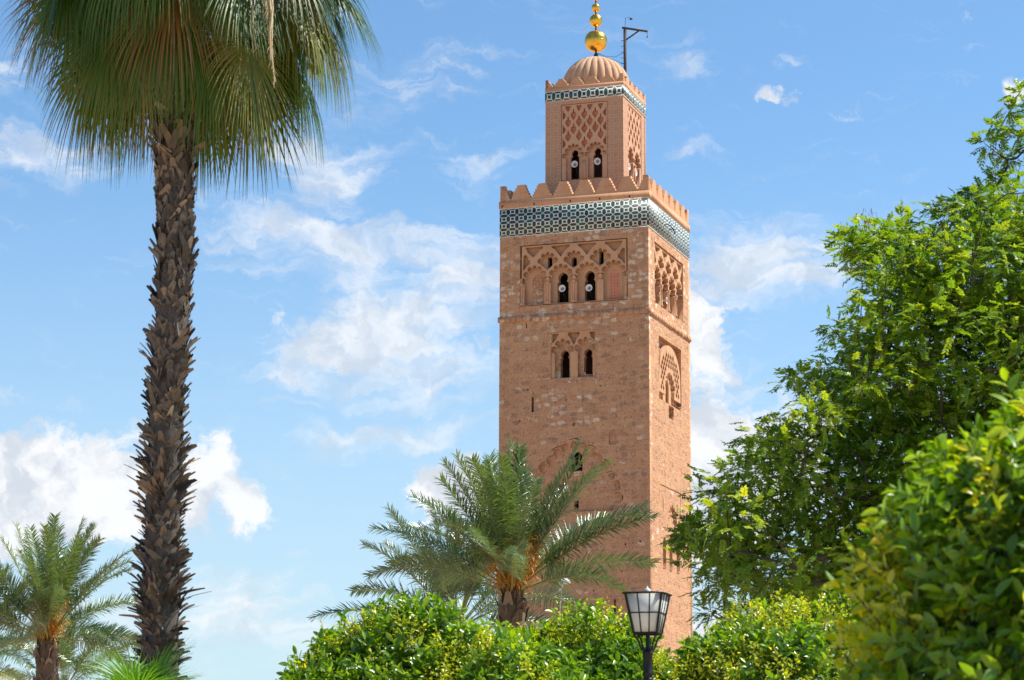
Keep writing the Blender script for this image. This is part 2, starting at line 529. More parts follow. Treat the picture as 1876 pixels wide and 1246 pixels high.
def plaster_material(name, c0, c1, stain=True, pattern=False):
    m, nt, b = material(name)
    co = objco(nt)
    n = nt.noise(co, .9, 5, .6)
    f = nt.noise(co, 9., 5, .65)
    c = nt.mix(nt.smooth(n, .3, .7), c0, c1)
    c = nt.mix(nt.m('MULTIPLY', nt.smooth(f, .45, .75), .35), c, tuple(v*.72 for v in c0))
    if stain:
        st = nt.smooth(nt.noise(nt.v('MULTIPLY', co, (3.2, 3.2, .4)), 1.2, 5, .6), .52, .78)
        c = nt.mix(nt.m('MULTIPLY', st, .4), c, (.26, .15, .10))
    h = nt.m('ADD', nt.m('MULTIPLY', f, .4), nt.m('MULTIPLY', n, .6))
    if pattern:
        x, y, z = nt.sep(co)
        u = nt.m('ADD', x, y)
        Px, Pz = .66, .74
        a = nt.m('SUBTRACT', nt.m('FLOORED_MODULO', nt.m('ADD', nt.m('DIVIDE', u, Px), .5), 1.), .5)
        e = nt.m('SUBTRACT', nt.m('FLOORED_MODULO', nt.m('ADD', nt.m('DIVIDE', z, Pz), .5), 1.), .5)
        aa, ee = nt.m('ABSOLUTE', a), nt.m('ABSOLUTE', e)
        r0 = nt.v('LENGTH', nt.comb(a, e, 0.))
        th = nt.m('ARCTAN2', e, a)
        ca, ce = nt.m('SUBTRACT', .5, aa), nt.m('SUBTRACT', .5, ee)
        r1 = nt.v('LENGTH', nt.comb(ca, ce, 0.))
        star = nt.m('MULTIPLY', r0, nt.m('ADD', 1., nt.m('MULTIPLY', nt.m('COSINE', nt.m('MULTIPLY', th, 8.)), .14)))
        l1 = nt.m('ABSOLUTE', nt.m('SUBTRACT', star, .30))
        l2 = nt.m('ABSOLUTE', nt.m('SUBTRACT', r1, .19))
        dia = nt.m('ADD', aa, nt.m('ABSOLUTE', nt.m('SUBTRACT', ee, .5)))
        dib = nt.m('ADD', ee, nt.m('ABSOLUTE', nt.m('SUBTRACT', aa, .5)))
        l3 = nt.m('ABSOLUTE', nt.m('SUBTRACT', nt.m('MINIMUM', dia, dib), .11))
        l4 = nt.m('ADD', nt.m('ABSOLUTE', nt.m('SUBTRACT', aa, ee)), nt.m('MULTIPLY', nt.m('LESS_THAN', r0, .36), 1.))
        l4 = nt.m('ADD', l4, nt.m('MULTIPLY', nt.m('LESS_THAN', r1, .2), 1.))
        ln = nt.m('MINIMUM', nt.m('MINIMUM', l1, l2), nt.m('MINIMUM', l3, nt.m('MULTIPLY', l4, .7)))
        line = nt.smooth(ln, .05, .022)
        c = nt.mix(nt.m('MULTIPLY', line, .75), nt.mix(.45, c, (.33, .17, .10)), (.66, .44, .30))
        h = nt.m('ADD', h, nt.m('MULTIPLY', line, 1.6))
    nt.set(b, 'Base Color', c)
    b.inputs['Roughness'].default_value = .9
    b.inputs['Specular IOR Level'].default_value = .15
    nt.set(b, 'Normal', nt.bump(h, .6, .04))
    return m


def tile_material(name, cell, rows_z0, row_h, ncell):
    m, nt, b = material(name)
    x, y, z = nt.sep(objco(nt))
    u = nt.m('ADD', x, y)
    off = cell*ncell/2.            # both faces share the phase at the corner
    ua = nt.m('DIVIDE', nt.m('ADD', u, off), cell)
    ub = nt.m('ADD', nt.m('DIVIDE', nt.m('SUBTRACT', z, rows_z0), row_h), 0.)
    a = nt.m('ABSOLUTE', nt.m('SUBTRACT', nt.m('FLOORED_MODULO', nt.m('ADD', ua, ncell/2.), 1.), .5))
    e = nt.m('ABSOLUTE', nt.m('SUBTRACT', nt.m('FLOORED_MODULO', ub, 1.), .5))
    mx = nt.m('MAXIMUM', a, e)
    ring = nt.m('SUBTRACT', .062, nt.m('ABSOLUTE', nt.m('SUBTRACT', mx, .235)))
    dg = nt.m('SUBTRACT', .055, nt.m('ABSOLUTE', nt.m('SUBTRACT', a, e)))
    dg = nt.m('MINIMUM', dg, nt.m('SUBTRACT', mx, .2))
    wmask = nt.smooth(nt.m('MAXIMUM', ring, dg), -.008, .008)
    wn_ = nt.n.new('ShaderNodeTexWhiteNoise')
    wn_.noise_dimensions = '3D'
    cellid = nt.comb(nt.m('FLOOR', nt.m('ADD', ua, ncell/2. + .25)), nt.m('FLOOR', nt.m('ADD', ub, .25)), nt.m('GREATER_THAN', a, e))
    nt.set(wn_, 'Vector', cellid)
    g = nt.ramp(wn_.outputs['Value'], [(0., (.012, .032, .036)), (.4, (.018, .06, .058)), (.75, (.022, .095, .082)), (1., (.05, .06, .055))])
    sp = nt.noise(objco(nt), 6., 4)
    white = nt.mix(nt.smooth(sp, .45, .75, 0., .5), (.66, .65, .58), (.44, .41, .35))
    nt.set(b, 'Base Color', nt.mix(wmask, g, white))
    b.inputs['Roughness'].default_value = .42
    b.inputs['Specular IOR Level'].default_value = .3
    h = nt.m('ADD', nt.m('MULTIPLY', wmask, .5), nt.m('MULTIPLY', wn_.outputs['Value'], .35))
    nt.set(b, 'Normal', nt.bump(h, .35, .02))
    return m


def simple(name, col, rough=.5, metal=0., spec=.5, noise=.15, sc=8., bump=.1):
    m, nt, b = material(name)
    n = nt.noise(objco(nt), sc, 5, .6)
    nt.set(b, 'Base Color', nt.mix(nt.smooth(n, .3, .75), tuple(c*(1+noise) for c in col), tuple(c*(1-2*noise) for c in col)))
    b.inputs['Roughness'].default_value = rough
    b.inputs['Metallic'].default_value = metal
    b.inputs['Specular IOR Level'].default_value = spec
    if bump:
        nt.set(b, 'Normal', nt.bump(n, bump, .02))
    return m

M_STONE = stone_material()
M_PLASTER = plaster_material('parapet_plaster', (.50, .265, .145), (.56, .315, .18))
M_PATTERN = plaster_material('incised_plaster', (.47, .27, .165), (.52, .31, .195), False, True)
M_LPLAIN = plaster_material('carved_plaster', (.48, .275, .17), (.55, .33, .21))
M_SALMON = plaster_material('salmon_infill', (.56, .22, .13), (.62, .26, .16), False)
M_DOME = plaster_material('dome_plaster', (.50, .29, .17), (.60, .39, .24))
M_CARVED = plaster_material('carved_stone', (.47, .26, .145), (.55, .33, .19))
M_TILE = tile_material('glazed_tile', 12.86/17, 48.36, 2.36/4, 17)
M_TILE2 = tile_material('glazed_tile_small', 6.92/9, 60.56, .86, 9)
M_TRIM = simple('white_tile_trim', (.60, .60, .54), .4)
M_GOLD = simple('gilded_copper', (.85, .48, .07), .26, 1., .5, .12, 2.5, .15)
M_IRON = simple('dark_iron', (.03, .028, .027), .5, .4, .5, .2, 10)
M_WOOD = simple('weathered_wood', (.05, .042, .038), .8)
M_HORN = simple('white_horn', (.62, .62, .60), .45)
M_DARKMETAL = simple('driver_metal', (.22, .21, .20), .5)
M_BLACK = simple('black_paint', (.008, .008, .009), .4, 0., .3, .2, 14, .25)
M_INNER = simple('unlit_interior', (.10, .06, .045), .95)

# ------------------------------------------------------------------ ground
m, nt, b = material('garden_ground')
co = objco(nt)
g1 = nt.noise(co, .05, 4)
g2 = nt.noise(co, 1.5, 6)
c = nt.mix(nt.smooth(g1, .42, .58), (.42, .27, .18), (.34, .25, .17))
c = nt.mix(nt.m('MULTIPLY', g2, .5), c, (.50, .36, .26))
nt.set(b, 'Base Color', c)
b.inputs['Roughness'].default_value = .95
nt.set(b, 'Normal', nt.bump(g2, .3, .05))
mb = MB()
gx = np.linspace(-3000, 3000, 13)
mb.add([(x, y, 0) for y in gx for x in gx], [(j*13+i, j*13+i+1, (j+1)*13+i+1, (j+1)*13+i) for j in range(12) for i in range(12)])
g = mb.build('ground', m)
tag(g, kind='structure')

# ------------------------------------------------------------------ minaret
TX, TY, TYAW, H = 7.109, 198.78, -0.33418, 6.4
T = empty('minaret', (TX, TY, 0), TYAW)
tag(T, 'tall square red stone minaret with green tile bands, domed lantern and golden balls', 'minaret')

FM = {'F': lambda Hh: Matrix(((1, 0, 0, 0), (0, 0, -1, -Hh), (0, 1, 0, 0), (0, 0, 0, 1))),
      'R': lambda Hh: Matrix(((0, 0, 1, Hh), (1, 0, 0, 0), (0, 1, 0, 0), (0, 0, 0, 1)))}


def face_pt(f, Hh, u, z, d):
    return (u, -Hh + d, z) if f == 'F' else (Hh - d, u, z)


def sheet(name, f, Hh, outer, holes, d0, th, mat, parent, joinlist=None):
    """flat plate of thickness th, its outer face d0 behind the wall plane, with holes; (u, z) outlines"""
    cu = bpy.data.curves.new(name, 'CURVE')
    cu.dimensions = '2D'
    cu.fill_mode = 'BOTH'
    cu.extrude = th/2
    for ring in [outer] + list(holes):
        sp = cu.splines.new('POLY')
        sp.points.add(len(ring)-1)
        for p_, q_ in zip(sp.points, ring):
            p_.co = (q_[0], q_[1], 0, 1)
        sp.use_cyclic_u = True
    ob = bpy.data.objects.new('tmp', cu)
    COL.objects.link(ob)
    dg = bpy.context.evaluated_depsgraph_get()
    me = bpy.data.meshes.new_from_object(ob.evaluated_get(dg))
    bpy.data.objects.remove(ob)
    bpy.data.curves.remove(cu)
    me.transform(FM[f](Hh) @ Matrix.Translation((0, 0, -(d0 + th/2))))
    me.name = name
    me.materials.clear()
    if joinlist is not None:
        joinlist.append(me)
        return None
    return link(name, me, mat, parent)


def join_meshes(name, meshes, mat, parent):
    mb = MB()
    for me in meshes:
        V = np.zeros(len(me.vertices)*3)
        me.vertices.foreach_get('co', V)
        V = V.reshape(-1, 3)
        me.calc_loop_triangles()
        t = np.zeros(len(me.loop_triangles)*3, int)
        me.loop_triangles.foreach_get('vertices', t)
        mb.add(V, t.reshape(-1, 3))
    return mb.build(name, mat, parent)


def rect(u0, z0, u1, z1):
    return [(u0, z0), (u1, z0), (u1, z1), (u0, z1)]


def arc(cx, cz, r, a0, a1, n, ry=None):
    ry = r if ry is None else ry
    return [(cx + r*math.cos(R(a0 + (a1-a0)*i/n)), cz + ry*math.sin(R(a0 + (a1-a0)*i/n))) for i in range(n+1)]


def horseshoe(cx, zb, zc, r, jw, point=.12):
    """keyhole window: jambs jw apart at the bottom, round head radius r with a pinched neck"""
    pts = [(cx + jw, zb), (cx + jw, zc - r*1.05)]
    for i in range(17):
        a = -38 + (256)*i/16
        k = 1 + point*max(0, math.cos(R(a-90)))**12
        pts.append((cx + r*math.cos(R(a))*.98, zc + r*math.sin(R(a))*k))
    pts += [(cx - jw, zc - r*1.05), (cx - jw, zb)]
    return pts


def lobed(cx, zs, hw, za, n, bottom=None, bulge=.62, sharp=1.35):
    """open multifoil arch from the right spring to the left, closed by vertical jambs down to 'bottom'"""
    cus = []
    for i in range(n+1):
        t = -1 + 2*i/n
        a = abs(t)
        x = hw*math.sin(a*PI/2)**.9 if a > 0 else 0
        x = hw*(1-(1-a)**sharp)
        zz = za - (za-zs)*a**1.55
        cus.append((cx + math.copysign(x, -t), zz))
    pts = []
    for (ax, az_), (bx, bz) in zip(cus[:-1], cus[1:]):
        mx_, mz = (ax+bx)/2, (az_+bz)/2
        ch = math.hypot(bx-ax, bz-az_)
        nx, nz = (bz-az_)/ch, -(bx-ax)/ch
        if nx*(mx_-cx) + nz*(mz-(zs-.3)) < 0:
            nx, nz = -nx, -nz
        tx_, tz_ = (bx-ax)/ch, (bz-az_)/ch
        rr = .47*ch
        of = ch*math.sqrt(.47**2 - .38**2)*bulge/.6
        a0 = math.atan2(of, .38*ch)
        for k in range(11):
            th = PI + a0 - (PI + 2*a0)*k/10
            pts.append((mx_ + tx_*rr*math.cos(th) + nx*(of + rr*math.sin(th)), mz + tz_*rr*math.cos(th) + nz*(of + rr*math.sin(th))))
    if bottom is not None:
        pts = [(cx + hw*.93, bottom), (cx + hw*.93, zs - .06)] + pts + [(cx - hw*.93, zs - .06), (cx - hw*.93, bottom)]
    return pts


def sebka_hole(cx, cz, w, h):
    p = [(0, .52), (.07, .36), (.06, .24), (.17, .19), (.25, .07), (.22, .0), (.27, -.05), (.19, -.18), (.08, -.32), (0, -.45)]
    pts = [(cx + a*w, cz + e*h) for a, e in p]
    pts += [(cx - a*w, cz + e*h) for a, e in p[-2:0:-1]]
    return pts


def inside(poly, x, z):
    c_ = False
    j = len(poly)-1
    for i in range(len(poly)):
        xi, zi = poly[i]
        xj, zj = poly[j]
        if (zi > z) != (zj > z) and x < (xj-xi)*(z-zi)/(zj-zi) + xi:
            c_ = not c_
        j = i
    return c_

# --- shaft walls
ZT = 48.3
big = lobed(.05, 25.7, 3.55, 30.55, 15, 25.2, .42, 1.5)
F_holes = [rect(-4.65, 42.35, 4.62, 47.5), rect(-1.95, 36.15, 1.87, 40.05), rect(-3.60, 33.48, -3.40, 34.72), rect(-4.10, 40.52, -4.0, 40.9),
           rect(3.36, 16.8, 3.52, 18.1), rect(-.88, 20.6, -.76, 21.6),
           [(3.57, 30.52), (3.57, 31.35)] + arc(3.28, 31.35, .29, 0, 180, 8, .38) + [(2.99, 30.52)], big,
           [(-.02, 32.1), (.1, 32.25), (.07, 32.5), (-.03, 32.42)]]
rh_ = random.Random(3)
for i in range(26):
    hu, hz_ = rh_.uniform(-5.9, 5.9), rh_.choice([14.5, 18.9, 20.2, 22.4, 27.4, 32.9, 35.4])  + rh_.uniform(-.3, .3)
    if abs(hu) < 4.3 and 24.6 < hz_ < 32.8:
        continue
    if abs(hu) < 2.2 and hz_ > 33.4:
        continue
    if abs(hu + 3.5) < .3 or abs(hu - 3.44) < .3 or abs(hu + .82) < .3:
        continue
    F_holes.append(rect(hu, hz_, hu + rh_.uniform(.08, .15), hz_ + rh_.uniform(.10, .2)))
# thin grooves following the great arch
NL = 15
grv = []
for i in range(NL):
    t = -1 + (2*i+1)/NL
    a = abs(t)
    if a < .03 or (i % 2 == 1):
        x = 3.55*(1-(1-a)**1.5)
        zz = 30.55 - (30.55-25.7)*a**1.55
        ang = math.atan2(zz-26.4, math.copysign(x, t))
        cx_, cz_ = .05 + math.copysign(x, t), zz
        rr = .82
        ce = [(cx_ - .18*math.cos(ang) + rr*math.cos(ang + q), cz_ - .18*math.sin(ang) + rr*math.sin(ang + q)) for q in np.linspace(-.55, .55, 8)]
        ci = [(cx_ - .18*math.cos(ang) + (rr-.06)*math.cos(ang + q), cz_ - .18*math.sin(ang) + (rr-.06)*math.sin(ang + q)) for q in np.linspace(.55, -.55, 8)]
        grv.append(ce + ci)
F_holes += grv
R_holes = [rect(-4.65, 42.35, 4.3, 47.5), rect(-3.5, 34.6, 3.45, 39.85), [(-.64, 33.45), (1.5, 33.45), (1.5, 34.6), (-.64, 34.6)]][:2]
R_holes.append(rect(-.55, 33.45, .95, 34.5))
R_holes += [rect(-2.62, 25.42, -2.45, 26.55), rect(1.72, 25.5, 1.9, 26.54), rect(3.2, 29.1, 3.3, 29.45)]
# three lower windows, and the lobed recess over the right ones
for c_ in (-2.2, -.25, 1.97):
    R_holes.append([(c_ + .47, 20.8), (c_ + .47, 22.85)] + arc(c_, 22.85, .44, -10, 190, 10, .55) + [(c_ - .47, 22.85), (c_ - .47, 20.8)])
R_holes.append(lobed(.35, 24.5, 1.15, 26.1, 7, 24.0, .4))
# fine frame lines of the lower right panel
R_holes += [rect(-3.15, 27.5, 2.92, 27.6), rect(2.84, 24.0, 2.93, 27.44), rect(-1.3, 23.9, -1.2, 24.6)]
walls = []
sheet('wall', 'F', H, rect(-H, 0, H, ZT), F_holes, 0, .55, M_STONE, T, walls)
sheet('wall', 'R', H, rect(-H+.552, 0, H-.552, ZT), R_holes, 0, .55, M_STONE, T, walls)
# inner skin behind the outer one, carrying the real openings
WF = [horseshoe(-1.05, 42.5, 44.62, .42, .47), horseshoe(1.27, 42.45, 44.6, .42, .45),
      horseshoe(-.87, 36.17, 38.18, .35, .38), horseshoe(1.12, 36.45, 38.18, .35, .36),
      rect(-2.38, 45.56, -1.99, 46.45), [(.14, 45.53), (.14, 46.1)] + arc(-.08, 46.1, .22, 0, 180, 6) + [(-.30, 45.53)],
      [(2.44, 45.54), (2.44, 46.5)] + arc(2.25, 46.5, .19, 0, 180, 6) + [(2.06, 45.54)],
      rect(-3.60, 33.48, -3.40, 34.72), rect(3.36, 16.8, 3.52, 18.1), rect(-.88, 20.6, -.76, 21.6),
      [(.69, 28.53), (.69, 29.75), (.45, 30.0), (.45, 30.12), (-.22, 30.12), (-.22, 30.0), (-.5, 29.65), (-.5, 28.53)],
      rect(-.05, 25.41, .36, 26.2)]
WR = [horseshoe(-3.3, 42.5, 44.5, .42, .45), horseshoe(-1.15, 42.5, 44.5, .42, .45), horseshoe(1.05, 42.5, 44.5, .42, .45), horseshoe(3.1, 42.5, 44.5, .42, .45)]
sheet('wall', 'F', H, rect(-H+.6, 10, H-.6, ZT), WF, .56, .5, M_STONE, T, walls)
sheet('wall', 'R', H, rect(-H+1.07, 10, H-.6, ZT), WR, .56, .5, M_STONE, T, walls)
w = join_meshes('wall', walls, M_STONE, T)
mb = MB()       # back and left walls
mb.box((-H, -H+.552, 0), (-H+.55, H, ZT))
mb.box((-H+.552, H-.55, 0), (H, H, ZT))
mb.build('wall', M_STONE, T)
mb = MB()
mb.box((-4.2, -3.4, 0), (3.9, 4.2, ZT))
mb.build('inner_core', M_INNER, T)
# shallow backs of blind recesses (they close holes that are not openings)
sheet('recess_back', 'F', H, rect(-2.1, 36.0, 2.0, 40.2), [horseshoe(-.87, 36.17, 38.18, .35, .38), horseshoe(1.12, 36.45, 38.18, .35, .36)], .46, .09, M_STONE, T)
sheet('recess_back', 'F', H, rect(-3.9, 25.0, 4.0, 31.1), [WF[10], WF[11]], .26, .28, M_STONE, T)
sheet('recess_back', 'F', H, rect(2.9, 30.4, 3.7, 31.8), [], .14, .3, M_STONE, T)
sheet('recess_back', 'R', H, rect(-3.6, 34.5, 3.55, 39.95), [[(1.2, 34.7), (1.2, 36.3)] + arc(0, 36.3, 1.2, 0, 180, 12, 1.0) + [(-1.2, 34.7)]], .46, .09, M_STONE, T)
sheet('recess_back', 'R', H, rect(-2.8, 20.6, 2.7, 23.6), [], .40, .1, M_STONE, T)
sheet('recess_back', 'R', H, rect(-1.4, 23.7, 2.0, 26.9), [], .22, .2, M_STONE, T)
sheet('recess_back', 'R', H, rect(-3.2, 27.45, 3.0, 27.65), [], .07, .1, M_STONE, T)
sheet('recess_back', 'R', H, rect(2.8, 23.9, 3.0, 27.44), [], .07, .1, M_STONE, T)

# --- belvedere arcade on the two faces
def arcade(f, d0, th, n_main, half, deep=False):
    cs = [-3.4, -1.13, 1.13, 3.4] if half > 4.4 else [-3.2, -1.08, 1.04, 3.1]
    hw = .93 if not deep else .86
    holes = []
    for c_ in cs:
        holes.append(lobed(c_, 44.15, hw, 45.58, 7, 42.46, .60))
    for a_, b_ in zip(cs[:-1], cs[1:]):
        c_ = (a_+b_)/2
        up = lobed(c_, 45.82, .66, 46.65, 5, None, .55, 1.25)
        holes.append([(c_, 45.28), (c_ + .55, 45.74)] + up + [(c_ - .55, 45.74)])
    for c_ in cs[1:-1]:
        holes.append([(c_, 46.33), (c_ + .22, 46.62), (c_ + .50, 46.98), (c_ + .78, 47.16), (c_ + .78, 47.32), (c_ - .78, 47.32), (c_ - .78, 47.16), (c_ - .50, 46.98), (c_ - .22, 46.62)])
    for sgn, c_ in ((-1, cs[0]), (1, cs[-1])):
        holes.append([(c_ + sgn*.12, 46.45), (c_ - sgn*.12, 46.62), (c_ - sgn*.45, 47.0), (c_ - sgn*.75, 47.16), (c_ - sgn*.75, 47.32), (c_ + sgn*.80, 47.32), (c_ + sgn*.6, 46.9), (c_ + sgn*.3, 46.6)][::1])
        e = half - .12
        holes.append([(sgn*e, 45.35), (sgn*e, 46.6), (sgn*(e-.15), 46.75), (sgn*(e-.4), 46.5), (sgn*(e-.42), 46.3), (sgn*(e-.6), 46.2), (sgn*(e-.62), 45.95), (sgn*(e-.3), 45.7)])
    o = sheet('arcade', f, H, rect(-half, 42.42, half if half > 4.4 else 4.22, 47.42), [h_ for h_ in holes], d0, th, M_CARVED, T)
    # colonnettes with capitals
    cu_ = [(a_+b_)/2 for a_, b_ in zip(cs[:-1], cs[1:])] + [cs[0]-1.12, cs[-1]+1.06]
    for c_ in cu_:
        if f == 'F' and abs(c_-2.26) < .1:
            continue
        mb = MB()
        px_, py_, _ = face_pt(f, H, c_, 0, d0 - .02)
        mb.lathe([(.0, 42.42), (.13, 42.42), (.13, 42.62), (.085, 42.66), (.085, 43.9), (.11, 43.92), (.11, 43.98), (.085, 44.0), (.16, 44.2), (.16, 44.3), (0, 44.3)], 12, (px_, py_, 0))
        mb.build('column', M_CARVED, T, smooth=False)
    return o

arcade('F', .07, .27, 4, 4.5)
arcade('R', .10, .40, 4, 4.5)
# the middle plate of the front arcade: masonry between the arches and the windows
mid_ = []
sheet('x', 'F', H, rect(-4.58, 42.38, 4.55, 47.46), [horseshoe(-1.05, 42.5, 44.62, .43, .48), horseshoe(1.27, 42.45, 44.6, .43, .46)] + WF[4:7] +
      [[(-2.72, 42.45), (-2.72, 44.5)] + arc(-3.2, 44.5, .48, 0, 180, 10, .52) + [(-3.68, 42.45)], [(3.77, 42.45), (3.77, 44.5)] + arc(3.37, 44.5, .4, 0, 180, 10, .55) + [(2.97, 42.45)]], .50, .055, None, None, mid_)
join_meshes('arcade_back', mid_, M_CARVED, T)
mb_l = []       # carved grilles in the two blind arches
gh = []
for i in range(3):
    for j in range(3):
        gh.append([(-3.52 + .32*i + a_*.11, 44.18 + .3*j + e_*.11) for a_, e_ in ((1, 0), (.3, .3), (0, 1), (-.3, .3), (-1, 0), (-.3, -.3), (0, -1), (.3, -.3))])
sheet('x', 'F', H, [(-2.74, 43.95), (-2.74, 44.5)] + arc(-3.2, 44.5, .46, 0, 180, 10, .50) + [(-3.66, 43.95)], gh, .515, .04, None, None, mb_l)
join_meshes('carved_grille', mb_l, M_SALMON, T)
mb_l = []
gh = []
for i in range(3):
    for j in range(9):
        gh.append([(3.13 + .24*i + a_*.085, 42.65 + .25*j + e_*.10) for a_, e_ in ((1, 0), (.3, .3), (0, 1), (-.3, .3), (-1, 0), (-.3, -.3), (0, -1), (.3, -.3))])
sheet('x', 'F', H, [(3.76, 42.46), (3.76, 44.5)] + arc(3.37, 44.5, .39, 0, 180, 10, .54) + [(2.98, 42.46)], gh, .515, .04, None, None, mb_l)
join_meshes('carved_grille', mb_l, M_SALMON, T)

# --- middle windows of the front: broken lobed arches around the horseshoes
tw = sheet('twin_arch', 'F', H, rect(-1.94, 36.16, 1.86, 40.04),
      [lobed(-.97, 38.25, .72, 39.3, 5, 36.2, .45), lobed(.98, 38.3, .70, 39.35, 5, 36.2, .45), [(-.5, 39.75), (-.25, 39.35), (0, 38.85), (.25, 39.35), (.5, 39.8), (.5, 39.95), (-.5, 39.95)],
       [(-1.85, 39.9), (-1.85, 39.1), (-1.45, 39.5), (-1.3, 39.9)], [(1.78, 39.9), (1.78, 39.1), (1.45, 39.5), (1.3, 39.9)]], .10, .19, M_CARVED, T)
# --- right middle panel: pointed arch filled with lattice
outerA = [(3.3, 35.25)] + [(3.3*math.cos(R(a_)), 36.6 + 2.95*math.sin(R(a_))**.85) for a_ in range(0, 181, 9)] + [(-3.3, 35.25)]
innerA = [(1.5, 34.6)] + [(1.5*math.cos(R(a_)), 36.0 + 1.35*math.sin(R(a_))**.8) for a_ in range(0, 181, 12)] + [(-1.5, 34.6)]
lh = []
for j in range(12):
    for i in range(-6, 7):
        cu0 = (i + .5*(j % 2))*.66
        cz0 = 35.72 + j*.42
        hpoly = sebka_hole(cu0, cz0, .96, .76)
        if all(inside(outerA, a_*1.035, 36 + (e_-36)*(1.05 if e_ > 36 else 1.)) and not inside(innerA, a_, e_) for a_, e_ in hpoly):
            lh.append(hpoly)
slab = [(3.3, 35.25)] + outerA[1:-1] + [(-3.3, 35.25), (-1.35, 35.25)] + lobed(0, 35.9, 1.4, 37.1, 7, 35.25, .3)[2:-2][::-1] + [(1.35, 35.25)]
sheet('lattice_panel', 'R', H, slab, lh, .04, .2, M_CARVED, T)
wl = []
sheet('x', 'R', H, [(1.3, 34.65), (1.3, 35.3)] + arc(0, 36.0, 1.3, 0, 180, 14, 1.2) + [(-1.3, 34.65)], [[(.5, 34.7), (.5, 36.1)] + arc(0, 36.1, .5, 0, 180, 10, .6) + [(-.5, 34.7)]], .30, .2, None, None, wl)
join_meshes('window_arch', wl, M_CARVED, T)

# --- string course, tile band, ledge, merlons
def ring(mb, h0, proud, z0, z1, inner=.3):
    a_ = h0 + proud
    i_ = h0 - inner
    mb.box((-a_, -a_, z0), (a_, -i_, z1))
    mb.box((-a_, i_, z0), (a_, a_, z1))
    mb.box((-a_, -i_, z0+.0007), (-i_, i_, z1-.0007))
    mb.box((i_, -i_, z0+.0007), (a_, i_, z1-.0007))

# irregular string course, built stone by stone
mb = MB()
for f in ('F', 'R'):
    u_ = -H - .12
    while u_ < H + .12:
        w_ = random.uniform(.35, .9)
        e_ = min(u_ + w_, H + .12)
        p_ = random.uniform(.10, .13)
        z0_, z1_ = 41.10 + random.uniform(-.02, .03), 41.55 + random.uniform(-.02, .02)
        a_, b_ = face_pt(f, H, u_, z0_, -p_), face_pt(f, H, e_, z1_, .1)
        mb.box(tuple(min(q, r_) for q, r_ in zip(a_, b_)), tuple(max(q, r_) for q, r_ in zip(a_, b_)))
        u_ = e_
mb.box((-H-.12, -H+.1, 41.1), (-H, H+.12, 41.5))
mb.box((-H, H, 41.1), (H, H+.12, 41.5))
mb.build('string_course', M_STONE, T)
mb = MB()
mb.box((-H-.03, -H-.03, ZT+.06), (H+.03, H+.03, 50.72))
mb.build('tile_band', M_TILE, T)
mb = MB()
ring(mb, H, .045, ZT, ZT+.062)
ring(mb, H, .045, 50.68, 50.78)
mb.build('tile_trim', M_TRIM, T)
mb = MB()
ring(mb, H, .09, 50.78, 51.34, .7)
mb.box((-H+.7, -H+.7, 50.8), (H-.7, H-.7, 51.0))
mb.build('parapet', M_PLASTER, T)
# drain holes and a broken pipe beam in the band
mb = MB()
for u_ in (-6.2, -3.4, -.25, 2.3, 4.85):
    mb = MB()
    mb.box((u_-.05, -H-.12, 50.85), (u_+.05, -H-.08, 51.02))
    mb.build('drain_hole', M_IRON, T)
mb = MB()
mb.tube([(H-.1, -1.4, 49.75), (H+.35, -.9, 49.65), (H+.3, .9, 49.38)], .05, 6)
mb.tube([(H-.1, .2, 49.6), (H+.5, -.1, 49.5)], .04, 6)
bm_ = mb.build('spout', M_IRON, T)


def merlon_outline(hw, z0, z1, steps=6, top=.36):
    r_ = []
    for i in range(steps):
        a_ = hw - (hw - top)*i/(steps-1)
        z_a, z_b = z0 + (z1-z0)*i/steps, z0 + (z1-z0)*(i+1)/steps
        r_ += [(a_, z_a), (a_ + .015, z_b - .02)]
    return [(a_, z_) for a_, z_ in r_] + [(-a_, z_) for a_, z_ in r_[::-1]]


def merlons(Hh, n, z0, z1, thick, topw, parent, mat, wob=.02):
    pitch = (2*Hh)/(n-1)
    for side in range(4):
        rot = Matrix.Rotation(side*PI/2, 4, 'Z')
        for k in range(n-1):
            dz = random.uniform(-wob, wob)
            out = merlon_outline(pitch*.49, z0, z1 + dz, 6, topw)
            if k == 0:      # the corner merlon wraps both faces
                half = [(max(0., a_), z_) for a_, z_ in out]
                seen = []
                for q in half:
                    if not seen or q != seen[-1]:
                        seen.append(q)
                me_ = []
                sheet('m', 'F', Hh, [(-Hh + a_, z_) for a_, z_ in seen], [], 0, thick, None, None, me_)
                mA = me_[0]
                me2 = []
                sheet('m', 'F', Hh, [(-Hh + a_, z_) for a_, z_ in seen], [], .0015, thick, None, None, me2)
                mB = me2[0]
                # mirror the second half across the corner diagonal
                mB.transform(Matrix(((0, 1, 0, 0), (1, 0, 0, 0), (0, 0, 1, 0), (0, 0, 0, 1))))
                mB.transform(Matrix.Translation((.0, .0, -.002)))
                o = join_meshes('merlon', [mA, mB], mat, parent)
                o.data.transform(rot)
            else:
                me_ = []
                sheet('m', 'F', Hh, [(-Hh + k*pitch + a_, z_) for a_, z_ in out], [], 0, thick, None, None, me_)
                o = link('merlon', me_[0], mat, parent)
                for v_ in o.data.vertices:
                    v_.co.x += .025*math.sin(v_.co.z*31 + k*7.1 + side)
                    v_.co.z += .02*math.sin(v_.co.x*23 + k*3.3)
                o.data.transform(rot)

merlons(H+.0, 8, 51.34, 52.7, .46, .36, T, M_PLASTER)

